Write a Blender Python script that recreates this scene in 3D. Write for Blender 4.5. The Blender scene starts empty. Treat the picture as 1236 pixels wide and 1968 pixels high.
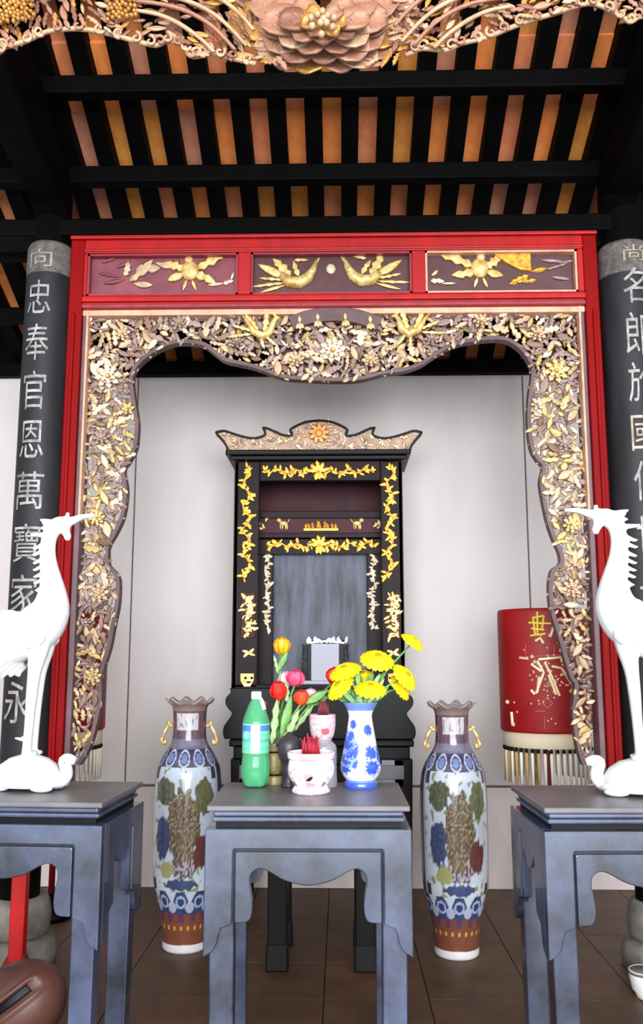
import bpy, bmesh, math, random
from mathutils import Vector, Matrix, noise
random.seed(7)
R = random.Random(11)
PI = math.pi
sc = bpy.context.scene
col = sc.collection

# ------------------------------------------------------------------ camera
CAMH, PITCH, YAW, F = 1.30, math.radians(9.06), 0.0218, 1700.0
cam = bpy.data.cameras.new('camera')
cam.sensor_fit = 'VERTICAL'; cam.sensor_height = 36.0; cam.sensor_width = 36.0
cam.lens = F / 1968 * 36.0
cam.clip_start = 0.05
camo = bpy.data.objects.new('camera', cam); col.objects.link(camo)
camo.location = (0, 0, CAMH); camo.rotation_euler = (PI / 2 + PITCH, 0, YAW)
sc.camera = camo
# ------------------------------------------------------------------ light
w = bpy.data.worlds.new('daylight'); sc.world = w; w.use_nodes = True
bg = w.node_tree.nodes['Background']
bg.inputs[0].default_value = (0.90, 0.95, 1.0, 1); bg.inputs[1].default_value = 1.75
def area(name, loc, target, sx, sy, power, color):
    l = bpy.data.lights.new(name, 'AREA'); l.shape = 'RECTANGLE'; l.size = sx; l.size_y = sy
    l.energy = power; l.color = color
    o = bpy.data.objects.new(name, l); col.objects.link(o); o.location = loc
    o.rotation_euler = (Vector(target) - Vector(loc)).to_track_quat('-Z', 'Y').to_euler()
    return o
area('courtyard_daylight', (0.7, -6.0, 2.2), (0, 5, 1.6), 8.5, 3.6, 1500, (0.95, 0.97, 1.0))
sc.view_settings.view_transform = 'Standard'; sc.view_settings.look = 'None'
sc.view_settings.gamma = 1.0; sc.view_settings.use_curve_mapping = False
sc.view_settings.exposure = 0.02

# ------------------------------------------------------------------ helpers
def P(px, py, Y):
    """pixel of the photograph -> world point on the vertical plane at depth Y"""
    cx = (px - 618.0) / F; cy = (984.0 - py) / F
    d = Vector((cx, math.cos(PITCH) - math.sin(PITCH) * cy, math.sin(PITCH) + math.cos(PITCH) * cy))
    c, s = math.cos(YAW), math.sin(YAW)
    d = Vector((c * d.x - s * d.y, s * d.x + c * d.y, d.z))
    t = Y / d.y
    return Vector((0, 0, CAMH)) + d * t
def K(px, py, Y):
    return (P(px + 1, py, Y) - P(px, py, Y)).x
def lin(c):
    return tuple((x / 12.92 if x <= 0.04045 else ((x + 0.055) / 1.055) ** 2.4) for x in c)
MATS = {}
def mat(name, rgb, rough=0.5, metal=0.0, var=0.0, scale=8.0, rgb2=None, bump=0.0, bscale=None, spec=0.5, coat=0.0,
        stretch=(1, 1, 1), trans=0.0, vcol=False, ior=1.5):
    m = bpy.data.materials.new(name); m.use_nodes = True
    nt = m.node_tree; b = nt.nodes['Principled BSDF']
    b.inputs['Roughness'].default_value = rough; b.inputs['Metallic'].default_value = metal
    b.inputs['Specular IOR Level'].default_value = spec; b.inputs['Coat Weight'].default_value = coat
    b.inputs['Transmission Weight'].default_value = trans; b.inputs['IOR'].default_value = ior
    c1 = lin(rgb) + (1,)
    tc = nt.nodes.new('ShaderNodeTexCoord'); mp = nt.nodes.new('ShaderNodeMapping')
    mp.inputs['Scale'].default_value = stretch
    nt.links.new(tc.outputs['Object'], mp.inputs[0])
    if vcol:
        a = nt.nodes.new('ShaderNodeVertexColor'); a.layer_name = 'paint'
        nt.links.new(a.outputs[0], b.inputs['Base Color'])
    elif rgb2 is not None or var > 0:
        if rgb2 is None: rgb2 = tuple(max(0, x * (1 - var)) for x in rgb)
        n = nt.nodes.new('ShaderNodeTexNoise'); n.inputs['Scale'].default_value = scale
        n.inputs['Detail'].default_value = 6; n.inputs['Roughness'].default_value = 0.65
        r = nt.nodes.new('ShaderNodeValToRGB')
        r.color_ramp.elements[0].position = 0.36; r.color_ramp.elements[0].color = lin(rgb2) + (1,)
        r.color_ramp.elements[1].position = 0.64; r.color_ramp.elements[1].color = c1
        nt.links.new(mp.outputs[0], n.inputs['Vector']); nt.links.new(n.outputs['Fac'], r.inputs[0])
        nt.links.new(r.outputs[0], b.inputs['Base Color'])
    else:
        b.inputs['Base Color'].default_value = c1
    if bump > 0:
        n2 = nt.nodes.new('ShaderNodeTexNoise'); n2.inputs['Scale'].default_value = bscale or scale * 4
        n2.inputs['Detail'].default_value = 4
        bp = nt.nodes.new('ShaderNodeBump'); bp.inputs['Strength'].default_value = bump; bp.inputs['Distance'].default_value = 0.01
        nt.links.new(mp.outputs[0], n2.inputs['Vector']); nt.links.new(n2.outputs['Fac'], bp.inputs['Height'])
        nt.links.new(bp.outputs[0], b.inputs['Normal'])
    MATS[name] = m
    return m

ROOTINV = {}
def tag(o, label=None, cat=None, group=None, kind=None):
    if label: o['label'] = label
    if cat: o['category'] = cat
    if group: o['group'] = group
    if kind: o['kind'] = kind
    return o
def thing(name, label, cat, loc=(0, 0, 0), rz=0.0, group=None):
    o = bpy.data.objects.new(name, None); col.objects.link(o)
    o.empty_display_size = 0.1
    o.location = loc; o.rotation_euler = (0, 0, rz)
    ROOTINV[o] = (Matrix.Translation(loc) @ Matrix.Rotation(rz, 4, 'Z')).inverted()
    return tag(o, label, cat, group)
def structure(name, loc=(0, 0, 0)):
    o = thing(name, None, None, loc); o['kind'] = 'structure'; return o

class MB:
    def __init__(s): s.v = []; s.f = []; s.c = []; s.mi = []
    def add(s, vs, fs, c=None, mi=0):
        n = len(s.v); s.v += [Vector(v) for v in vs]; s.f += [tuple(i + n for i in f) for f in fs]
        s.mi += [mi] * len(fs)
        if c is not None: s.c += (c if isinstance(c, list) else [c] * len(vs))
        return s
    def box(s, x0, x1, y0, y1, z0, z1):
        vs = [(x, y, z) for x in (x0, x1) for y in (y0, y1) for z in (z0, z1)]
        return s.add(vs, [(0, 1, 3, 2), (4, 6, 7, 5), (0, 4, 5, 1), (2, 3, 7, 6), (0, 2, 6, 4), (1, 5, 7, 3)])
    def hexa(s, bottom, top):
        vs = list(bottom) + list(top)
        return s.add(vs, [(3, 2, 1, 0), (4, 5, 6, 7), (0, 1, 5, 4), (1, 2, 6, 5), (2, 3, 7, 6), (3, 0, 4, 7)])
    def prism(s, poly, y0, y1):
        """poly: (x,z) outline, extruded from y0 (front) to y1"""
        a = 0
        n = len(poly)
        for i in range(n):
            x0, z0 = poly[i]; x1, z1 = poly[(i + 1) % n]; a += x0 * z1 - x1 * z0
        if a < 0: poly = poly[::-1]
        vs = [(x, y0, z) for x, z in poly] + [(x, y1, z) for x, z in poly]
        fs = [tuple(range(n)), tuple(range(2 * n - 1, n - 1, -1))]
        fs += [(i, i + n, (i + 1) % n + n, (i + 1) % n) for i in range(n)]
        return s.add(vs, fs)
    def prism_x(s, poly, x0, x1):
        """poly: (y,z) outline, extruded along x"""
        a = 0; n = len(poly)
        for i in range(n):
            u0, z0 = poly[i]; u1, z1 = poly[(i + 1) % n]; a += u0 * z1 - u1 * z0
        if a < 0: poly = poly[::-1]
        vs = [(x0, y, z) for y, z in poly] + [(x1, y, z) for y, z in poly]
        fs = [tuple(range(n - 1, -1, -1)), tuple(range(n, 2 * n))]
        fs += [(i, (i + 1) % n, (i + 1) % n + n, i + n) for i in range(n)]
        return s.add(vs, fs)
    def tube(s, path, rad, seg=6, rad2=None, side=None):
        """round (or elliptical: rad in the side-plane, rad2 along 'side') tube with rounded ends"""
        n = len(path); path = [Vector(p) for p in path]
        if not hasattr(rad, '__len__'): rad = [rad] * n
        if rad2 is None: rad2 = rad
        vs = []
        prev = None
        for i, p in enumerate(path):
            t = (path[min(i + 1, n - 1)] - path[max(i - 1, 0)]).normalized()
            if side is not None: a = Vector(side)
            else:
                a = Vector((0, 1, 0)) if prev is None else prev
                if abs(t.dot(a)) > 0.95: a = Vector((1, 0, 0))
            a = (a - t * a.dot(t)).normalized(); b = t.cross(a); prev = a
            for k in range(seg):
                an = 2 * PI * k / seg
                vs.append(p + a * (math.cos(an) * rad2[i]) + b * (math.sin(an) * rad[i]))
        fs = []
        for i in range(n - 1):
            for k in range(seg):
                k2 = (k + 1) % seg
                fs.append((i * seg + k, i * seg + k2, (i + 1) * seg + k2, (i + 1) * seg + k))
        fs.append(tuple(range(seg - 1, -1, -1))); fs.append(tuple(range((n - 1) * seg, n * seg)))
        return s.add(vs, fs)
    def lathe(s, prof, seg=32, c=(0, 0, 0), color=None, lobes=None):
        """prof [(r,z)] from bottom to top; theta 0 faces the viewer (-y)"""
        vs = []; cs = []
        for r, z in prof:
            for k in range(seg):
                th = 2 * PI * k / seg
                rr = r if lobes is None else lobes(r, z, th)
                zz = z if not isinstance(rr, tuple) else rr[1]
                rr = rr if not isinstance(rr, tuple) else rr[0]
                vs.append((c[0] + rr * math.sin(th), c[1] - rr * math.cos(th), c[2] + zz))
                if color: cs.append(lin(color(th if th < PI else th - 2 * PI, z)) + (1,))
        fs = []
        for i in range(len(prof) - 1):
            for k in range(seg):
                k2 = (k + 1) % seg
                fs.append((i * seg + k, i * seg + k2, (i + 1) * seg + k2, (i + 1) * seg + k))
        fs.append(tuple(range(seg - 1, -1, -1)))
        n = len(prof)
        fs.append(tuple(range((n - 1) * seg, n * seg)))
        return s.add(vs, fs, cs if color else None)
    def ell(s, c, r, rot=None, seg=10, rings=6):
        vs = [Vector((0, 0, -1))]
        for i in range(1, rings):
            ph = -PI / 2 + PI * i / rings
            for k in range(seg):
                th = 2 * PI * k / seg
                vs.append(Vector((math.cos(ph) * math.cos(th), math.cos(ph) * math.sin(th), math.sin(ph))))
        vs.append(Vector((0, 0, 1)))
        fs = [(0, 1 + (k + 1) % seg, 1 + k) for k in range(seg)]
        for i in range(rings - 2):
            for k in range(seg):
                a = 1 + i * seg; fs.append((a + k, a + (k + 1) % seg, a + seg + (k + 1) % seg, a + seg + k))
        a = 1 + (rings - 2) * seg; t = len(vs) - 1
        fs += [(a + k, a + (k + 1) % seg, t) for k in range(seg)]
        M = rot or Matrix.Identity(3)
        return s.add([Vector(c) + M @ Vector((v.x * r[0], v.y * r[1], v.z * r[2])) for v in vs], fs)
    def leaf(s, M, var=0):
        vs, fs = leaf_geo(var)
        return s.add([M @ Vector(v) for v in vs], fs)
    def build(s, name, material, root=None, parent=None, smooth=False, bevel=0.0, kind=None, label=None, topo=None):
        inv = ROOTINV.get(root)
        me = bpy.data.meshes.new(name)
        vs = [inv @ v for v in s.v] if inv else s.v
        me.from_pydata([tuple(v) for v in vs], [], s.f)
        ms = material if isinstance(material, (list, tuple)) else [material]
        for m in ms: me.materials.append(m)
        if len(ms) > 1: me.polygons.foreach_set('material_index', s.mi)
        if s.c:
            at = me.color_attributes.new('paint', 'FLOAT_COLOR', 'POINT')
            at.data.foreach_set('color', [x for c in s.c for x in c])
        if smooth: me.polygons.foreach_set('use_smooth', [True] * len(me.polygons))
        me.update()
        o = bpy.data.objects.new(name, me); col.objects.link(o)
        if parent is not None: o.parent = parent
        elif root is not None: o.parent = root
        if bevel > 0:
            b = o.modifiers.new('bevel', 'BEVEL'); b.width = bevel; b.segments = 2; b.limit_method = 'ANGLE'; b.angle_limit = 0.7
        if kind: o['kind'] = kind
        if label: o['label'] = label
        return o

def leaf_geo(var=0):
    """unit carved leaf lying in the xz plane, facing -y: folded halves with a sunk midrib, lobed in two of the kinds"""
    ts = [[0, .16, .38, .62, .84, 1.0], [0, .16, .30, .44, .60, .74, .88, 1.0], [0, .14, .28, .46, .58, .80, 1.0]][var % 3]
    ws = [[.08, .30, .48, .46, .26, .02], [.07, .42, .24, .52, .28, .42, .20, .03], [.10, .36, .50, .26, .46, .30, .04]][var % 3]
    cv = [0.12, 0.26, -0.24][var % 3]
    vs = []; fs = []
    for t, wd in zip(ts, ws):
        z = cv * t * t; h = .5 + .5 * math.sin(t * PI)
        vs += [(t, 0, z - wd), (t, -.26 * h, z - wd * .5), (t, -.10 * h, z), (t, -.26 * h, z + wd * .5), (t, 0, z + wd), (t, .14, z)]
    n = len(ts)
    for i in range(n - 1):
        a = i * 6; b = a + 6
        for k in range(6):
            k2 = (k + 1) % 6
            fs.append((a + k, b + k, b + k2, a + k2))
    fs += [tuple(range(6)), tuple(range(n * 6 - 1, n * 6 - 7, -1))]
    return vs, fs
def mesh_from(vs, fs, name, m, smooth=True):
    me = bpy.data.meshes.new(name); me.from_pydata([tuple(v) for v in vs], [], fs); me.materials.append(m)
    if smooth: me.polygons.foreach_set('use_smooth', [True] * len(me.polygons))
    me.update(); return me
def put(name, me, root, Mworld, parent=None):
    o = bpy.data.objects.new(name, me); col.objects.link(o)
    o.parent = parent or root
    o.matrix_local = (ROOTINV[root] if root else Matrix.Identity(4)) @ Mworld
    return o
def leafM(p, L, W, ang, tilt=0.0, D=None):
    return (Matrix.Translation(p) @ Matrix.Rotation(-ang, 4, 'Y') @ Matrix.Rotation(tilt, 4, 'X')
            @ Matrix.Diagonal((L, D or min(L, W) * 0.9, W, 1)))
def inpoly(x, y, poly):
    r = False; n = len(poly); j = n - 1
    for i in range(n):
        xi, yi = poly[i]; xj, yj = poly[j]
        if (yi > y) != (yj > y) and x < (xj - xi) * (y - yi) / (yj - yi) + xi: r = not r
        j = i
    return r
def edge_dist(x, y, poly):
    d = 1e9; n = len(poly)
    for i in range(n):
        ax, ay = poly[i]; bx, by = poly[(i + 1) % n]
        l = (bx - ax) ** 2 + (by - ay) ** 2
        t = 0 if l == 0 else max(0, min(1, ((x - ax) * (bx - ax) + (y - ay) * (by - ay)) / l))
        d = min(d, math.hypot(x - ax - t * (bx - ax), y - ay - t * (by - ay)))
    return d
def scatter(poly, dmin, inset=4, tries=30000, cell=None):
    xs = [p[0] for p in poly]; ys = [p[1] for p in poly]
    x0, x1, y0, y1 = min(xs), max(xs), min(ys), max(ys)
    g = {}; out = []; fails = 0
    c = dmin / 1.414
    while fails < tries:
        x = R.uniform(x0, x1); y = R.uniform(y0, y1)
        gx, gy = int(x // c), int(y // c)
        ok = all(math.hypot(x - q[0], y - q[1]) >= dmin for i in range(gx - 2, gx + 3) for j in range(gy - 2, gy + 3)
                 for q in g.get((i, j), ()))
        if ok and inpoly(x, y, poly) and edge_dist(x, y, poly) > inset:
            g.setdefault((gx, gy), []).append((x, y)); out.append((x, y)); fails = 0
        else: fails += 1
        if len(out) > 4000: break
    return out
def catmull(pts, n=4):
    out = []
    for i in range(len(pts) - 1):
        p0 = pts[max(i - 1, 0)]; p1 = pts[i]; p2 = pts[i + 1]; p3 = pts[min(i + 2, len(pts) - 1)]
        for k in range(n):
            t = k / n
            out.append(tuple(0.5 * (2 * b + (c - a) * t + (2 * a - 5 * b + 4 * c - d) * t * t + (3 * b - a - 3 * c + d) * t ** 3)
                             for a, b, c, d in zip(p0, p1, p2, p3)))
    out.append(tuple(pts[-1])); return out
def copy_tree(o, parent=None):
    c = o.copy(); col.objects.link(c); c.parent = parent
    for ch in list(o.children): copy_tree(ch, c)
    return c
def ribbon(mb, path, wdt, y0, y1, inner=1):
    """flat band of width wdt on one side of an (x,z) path, from y0 to y1 in depth"""
    n = len(path); L = []; Rr = []
    for i, p in enumerate(path):
        a = path[max(i - 1, 0)]; b = path[min(i + 1, n - 1)]
        tx, tz = b[0] - a[0], b[1] - a[1]; l = math.hypot(tx, tz) or 1
        nx, nz = -tz / l * inner, tx / l * inner
        L.append((p[0], p[1])); Rr.append((p[0] + nx * wdt, p[1] + nz * wdt))
    vs = []
    for i in range(n): vs += [(L[i][0], y0, L[i][1]), (Rr[i][0], y0, Rr[i][1]), (Rr[i][0], y1, Rr[i][1]), (L[i][0], y1, L[i][1])]
    fs = []
    for i in range(n - 1):
        for k in range(4):
            k2 = (k + 1) % 4; fs.append((i * 4 + k, i * 4 + k2, i * 4 + 4 + k2, i * 4 + 4 + k))
    fs += [(3, 2, 1, 0), tuple((n - 1) * 4 + k for k in range(4))]
    mb.add(vs, fs); return mb

# ------------------------------------------------------------------ materials
M_wall = mat('plaster', (.85, .82, .81), .75, rgb2=(.80, .77, .76), scale=2.0, stretch=(1, 1, .3), bump=.05, bscale=30)
M_wall_low = mat('plaster_worn', (.85, .80, .785), .75, rgb2=(.77, .715, .70), scale=3.0, stretch=(2, 1, .4))
M_dark = mat('black_wood', (.04, .036, .036), .7, rgb2=(.02, .018, .02), scale=6, spec=.08)
M_beam = mat('beam_wood', (.022, .02, .02), .65, rgb2=(.012, .011, .012), scale=5, stretch=(3, 3, .6), spec=.05)
M_tiles = [mat('roof_tile_%s' % n, c, .8, rgb2=c2, scale=9, bump=.1) for n, c, c2 in
           (('orange', (.95, .58, .30), (.84, .47, .22)), ('clay', (.90, .56, .38), (.78, .45, .28)),
            ('ochre', (.90, .60, .27), (.78, .48, .20)), ('dusky', (.82, .55, .44), (.70, .44, .33)))]
M_floor = [mat('floor_tile_%s' % n, c, .55, rgb2=c2, scale=5, bump=.1) for n, c, c2 in
           (('a', (.38, .265, .17), (.29, .20, .125)), ('b', (.41, .27, .175), (.30, .20, .135)), ('c', (.36, .265, .16), (.28, .20, .12)))]
M_grout = mat('floor_joint', (.20, .15, .11), .8)
M_red = mat('red_lacquer', (.68, .03, .035), .36, rgb2=(.58, .025, .03), scale=3, stretch=(4, 4, .5), spec=.35)
M_redpost = mat('red_post_lacquer', (.52, .006, .008), .5, rgb2=(.45, .005, .007), scale=3, stretch=(4, 4, .5), spec=.10)
M_reddark = mat('red_lacquer_worn', (.56, .16, .20), .35, rgb2=(.48, .12, .16), scale=4, stretch=(4, 4, .5))
M_mould = mat('plum_moulding', (.42, .29, .32), .5, rgb2=(.34, .23, .25), scale=6)
M_tan = mat('tan_bead', (.84, .66, .54), .5, rgb2=(.74, .54, .44), scale=15)
M_panel = mat('maroon_panel', (.34, .18, .19), .5, rgb2=(.26, .13, .14), scale=6)
M_panelr = mat('rose_panel', (.55, .26, .30), .5, rgb2=(.42, .18, .22), scale=6)
GOLDS = [mat('gilt_tan', (.82, .72, .58), .5, .15, rgb2=(.64, .50, .38), scale=30),
         mat('gilt_gold', (.84, .74, .50), .48, .2, rgb2=(.66, .53, .33), scale=30),
         mat('gilt_mauve', (.66, .56, .53), .55, .1, rgb2=(.48, .38, .36), scale=30),
         mat('gilt_pale', (.90, .83, .72), .5, .1, rgb2=(.74, .64, .52), scale=30),
         mat('gilt_brown', (.56, .45, .36), .55, .1, rgb2=(.40, .30, .24), scale=30)]
M_edge = mat('carving_edge', (.36, .25, .26), .5, rgb2=(.28, .19, .20), scale=10)
M_gold = mat('bright_gilding', (.95, .74, .28), .38, .45, rgb2=(.72, .48, .14), scale=30)
M_goldpale = mat('pale_gilding', (.93, .83, .56), .42, .3, rgb2=(.74, .56, .30), scale=30)
FG = [mat('fore_gilt_pink', (.67, .485, .38), .48, .15, rgb2=(.57, .39, .30), scale=18),
      mat('fore_gilt_gold', (.78, .58, .30), .42, .35, rgb2=(.66, .45, .20), scale=18),
      mat('fore_gilt_pale', (.76, .63, .50), .48, .1, rgb2=(.66, .51, .39), scale=18),
      mat('fore_gilt_shade', (.56, .37, .29), .5, .15, rgb2=(.42, .27, .21), scale=18)]
M_lac = mat('black_lacquer_sky_sheen', (.32, .36, .475), .26, rgb2=(.10, .125, .175), scale=2.2, spec=.9, coat=.5, bump=.03, bscale=12)  # bluish sky reflection on the black lacquer is painted in as mottled base colour
M_lactop = mat('dusty_lacquer', (.44, .425, .44), .40, rgb2=(.37, .36, .375), scale=5, spec=.5)
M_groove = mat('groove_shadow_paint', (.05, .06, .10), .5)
M_white = mat('white_gloss_paint', (.86, .865, .865), .45, rgb2=(.83, .835, .835), scale=8, spec=.3)
M_stone = mat('pale_stone', (.54, .52, .49), .8, rgb2=(.40, .38, .35), scale=9, bump=.2)
M_shrine = mat('shrine_wood', (.125, .062, .068), .45, rgb2=(.07, .035, .04), scale=5, spec=.12)
M_shrineback = mat('shrine_maroon', (.27, .11, .14), .5, rgb2=(.19, .075, .095), scale=5, spec=.15)
M_curtain = mat('blue_grey_panel', (.33, .34, .42), .4, rgb2=(.11, .115, .155), scale=2.6, stretch=(5, 1, .8), spec=.25)
M_black = mat('ebony', (.045, .042, .048), .4, rgb2=(.025, .024, .028), scale=6, spec=.15)
M_col = mat('column_black', (.05, .05, .056), .5, rgb2=(.03, .03, .034), scale=5, spec=.12)
M_board = mat('couplet_board', (.15, .15, .165), .55, rgb2=(.10, .10, .112), scale=4, stretch=(2, 2, .6), spec=.3)
M_dust = mat('dusty_board_end', (.42, .40, .38), .8, rgb2=(.27, .25, .23), scale=30)
M_shell = mat('shell_inlay', (.68, .66, .65), .5, rgb2=(.40, .39, .39), scale=22)
M_shellw = mat('warm_inlay', (.72, .66, .56), .5, rgb2=(.46, .41, .34), scale=22)
M_paint = mat('painted_porcelain', (1, 1, 1), .18, vcol=True, coat=.3)
M_paintm = mat('painted_cloth', (1, 1, 1), .6, vcol=True)
M_canopy = mat('red_velvet', (.62, .02, .035), .55, rgb2=(.50, .01, .025), scale=4)
M_bead = mat('gold_embroidery', (.90, .80, .62), .4, .3)
M_bead2 = mat('yellow_embroidery', (.88, .78, .16), .5)
M_beadr = mat('pink_embroidery', (.80, .25, .28), .5)
M_cream = mat('cream_fringe', (.86, .80, .68), .8)
M_tassel = mat('white_tassel', (.90, .87, .80), .8)
M_tasselt = mat('tan_tassel', (.72, .58, .40), .8)
M_wine = mat('wine_wood', (.48, .05, .08), .45)
M_redp = mat('scarlet_paint', (.82, .03, .03), .4, rgb2=(.70, .02, .02), scale=4)
M_brownw = mat('brown_wood', (.36, .22, .18), .45, rgb2=(.28, .16, .13), scale=5)
M_bottle = mat('green_plastic', (.40, .80, .58), .10, trans=.55, ior=1.25, coat=.3)
M_cap = mat('white_plastic', (.94, .94, .93), .4)
M_leaf = mat('leaf_green', (.50, .68, .38), .55, rgb2=(.36, .55, .28), scale=30)
M_leafp = mat('leaf_pale', (.68, .79, .56), .55, rgb2=(.52, .66, .42), scale=30)
M_stem = mat('stem_green', (.40, .62, .30), .5)
M_yel = mat('yellow_petal', (.98, .89, .02), .55, rgb2=(.95, .80, .01), scale=20)
M_core = mat('yellow_flower_core', (.72, .58, .06), .7)
M_tul = {'yellow': mat('tulip_yellow', (.96, .76, .05), .5, rgb2=(.90, .58, .04), scale=25),
         'red': mat('tulip_red', (.92, .20, .10), .5, rgb2=(.80, .10, .07), scale=25),
         'pink': mat('tulip_pink', (.92, .36, .50), .5, rgb2=(.84, .24, .40), scale=25),
         'pale': mat('tulip_pale_pink', (.95, .74, .80), .5),
         'orange': mat('tulip_orange', (.94, .36, .14), .5, rgb2=(.84, .16, .08), scale=25)}
M_incense = mat('incense_red', (.72, .13, .22), .6, rgb2=(.60, .09, .16), scale=20)
M_incense2 = mat('incense_dull_red', (.42, .14, .17), .6)
M_ash = mat('ash', (.62, .58, .56), .9)
M_darkpot = mat('dark_bronze', (.28, .25, .29), .4, .3, rgb2=(.18, .16, .19), scale=30)
M_tablet = mat('pale_tablet', (.62, .62, .67), .5)
M_olive = mat('olive_pot', (.62, .58, .38), .4, rgb2=(.46, .38, .22), scale=30)

# ------------------------------------------------------------------ the setting
ROOFZ = lambda y: CAMH + 2.272 - 0.45 * (y - 4.2)
def build_setting():
    fl = structure('floor')
    MB().box(-3.4, 3.4, .6, 5.6, -.13, -.012).build('floor_slab', M_grout, fl)
    ts = .40
    me = [None] * 3
    for k in range(3):
        b = MB().box(-ts / 2 + .002, ts / 2 - .002, -ts / 2 + .002, ts / 2 - .002, -.012, 0)
        me[k] = mesh_from(b.v, b.f, 'floor_tile', M_floor[k], False)
    for i in range(-7, 7):
        for j in range(8):
            put('floor_tile', me[R.randrange(3)], fl, Matrix.Translation((i * ts + .13, 5.22 - ts / 2 - j * ts, R.uniform(-.001, .0))))
    MB().box(-3.4, 3.4, .6, 2.01, -.012, -.001).build('floor_front', M_floor[0], fl)
    cy = MB().box(-9, 9, -14, .55, -.25, -.13).build('courtyard', mat('courtyard_stone', (.70, .71, .72), .8, rgb2=(.60, .61, .62), scale=3)); cy['kind'] = 'structure'
    # back wall
    wb = structure('wall_back')
    Y = 5.22
    zd = P(640, 1513, Y).z; zt = P(640, 722, Y).z
    xl = P(267, 735, Y).x; xr = P(1003, 735, Y).x
    MB().box(-3.3, 3.3, Y + .07, Y + .2, 0, zt).build('wall_core', M_wall, wb)
    MB().box(xl, xr, Y, Y + .07, zd + .012, zt).build('wall_panel', M_wall, wb, bevel=.006)
    MB().box(-3.3, xl - .010, Y + .012, Y + .07, zd + .012, zt).build('wall_panel', M_wall, wb, bevel=.006)
    MB().box(xr + .010, 3.3, Y + .012, Y + .07, zd + .012, zt).build('wall_panel', M_wall, wb, bevel=.006)
    for a, b in ((-3.3, xl - .01), (xl, xr), (xr + .01, 3.3)):
        MB().box(a, b, Y - .004, Y + .07, 0, zd).build('dado_panel', M_wall_low, wb, bevel=.004)
    t = MB().box(-3.3, 3.3, Y - .05, Y + .2, zt - .004, zt + .022).build('trim_1', M_cap); t['kind'] = 'structure'  # painted white to stand in for the skylit strip along the wall top
    for nm, x in (('wall_left', -3.4), ('wall_right', 3.3)):
        o = MB().box(x, x + .1, 0.6, 5.54, 0, 3.3).build(nm, M_wall); o['kind'] = 'structure'
    # roof
    ce = structure('ceiling')
    def slope(x0, x1, y0, y1, o0, o1):
        b = [(x0, y0, ROOFZ(y0) + o0), (x1, y0, ROOFZ(y0) + o0), (x1, y1, ROOFZ(y1) + o0), (x0, y1, ROOFZ(y1) + o0)]
        t = [(x, y, z + o1 - o0) for x, y, z in b]
        return MB().hexa(b, t)
    slope(-3.4, 3.4, .9, 6.2, .055, .09).build('roof_deck', M_dark, ce)
    xc = P(638, 250, 3.836).x; per = .1672
    tl = .30
    ks = range(-11, 12)
    proto = []
    for m in M_tiles:
        b = slope(-.066, .066, 0, tl, 0, .02); z0 = ROOFZ(0)
        # a shallow clay trough, lapped over the next one
        vs = [(v.x, v.y, v.z - z0 + (.012 if v.y > tl / 2 else 0)) for v in b.v]
        proto.append(mesh_from(vs, b.f, 'roof_tile', m, False))
    for k in ks:
        for j in range(11):
            y = 2.55 + j * tl
            put('roof_tile', R.choice(proto), ce, Matrix.Translation((xc + k * per, y, ROOFZ(y) + R.uniform(.004, .012))))
    rb = slope(-.040, .040, 0, 4.9, -.07, .05)
    rme = mesh_from([(v.x, v.y, v.z - ROOFZ(0)) for v in rb.v], rb.f, 'rafter', M_beam, False)
    for k in range(-12, 13):
        y = 1.1
        put('rafter', rme, ce, Matrix.Translation((xc + (k + .5) * per, y, ROOFZ(y))))
    for j in range(-4, 5):
        y = 3.947 + .414 * j
        MB().box(-3.3, 3.3, y - .035, y + .035, ROOFZ(y) - .155, ROOFZ(y) - .07).build('purlin', M_beam, ce, bevel=.008)
    # tie beam over the frame, principal rafters
    z0 = P(640, 452, 3.95).z; z1 = P(640, 419, 3.95).z
    MB().box(-2.2, 2.4, 3.92, 4.10, z0, z1).build('tie_beam', M_beam, ce, bevel=.012)
    for (ax, ay, s) in ((125, 372, -1), (1160, 345, 1)):
        x = P(ax, ay, 3.85).x
        b = MB()
        poly = [(3.98, CAMH + 2.02), (3.85, CAMH + 2.10), (3.5, CAMH + 2.16), (3.12, CAMH + 2.265), (2.5, CAMH + 2.50), (2.2, CAMH + 2.64),
                (2.2, CAMH + 2.96), (3.12, CAMH + 2.62), (3.98, CAMH + 2.24)]
        b.prism_x(poly, min(x, x + s * .17), max(x, x + s * .17))
        b.build('principal_rafter', M_beam, ce, bevel=.02)
build_setting()

# ------------------------------------------------------------------ columns and couplet boards
def glyph_mesh(ch):
    cu = bpy.data.curves.new('glyph', 'FONT'); cu.body = ch; cu.size = 1.0; cu.resolution_u = 2
    o = bpy.data.objects.new('glyph', cu); col.objects.link(o)
    dg = bpy.context.evaluated_depsgraph_get()
    me = bpy.data.meshes.new_from_object(o.evaluated_get(dg))
    bm = bmesh.new(); bm.from_mesh(me)
    for _ in range(4):                      # so that the strokes can follow the round board
        bmesh.ops.triangulate(bm, faces=bm.faces)
        es = [e for e in bm.edges if abs(e.verts[0].co.x - e.verts[1].co.x) > .14]
        if es: bmesh.ops.subdivide_edges(bm, edges=es, cuts=1)
    bmesh.ops.triangulate(bm, faces=bm.faces)
    bm.verts.index_update()
    vs = [v.co.copy() for v in bm.verts]; fs = [tuple(v.index for v in f.verts) for f in bm.faces]; bm.free()
    bpy.data.objects.remove(o); bpy.data.curves.remove(cu); bpy.data.meshes.remove(me)
    return vs, fs
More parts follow.
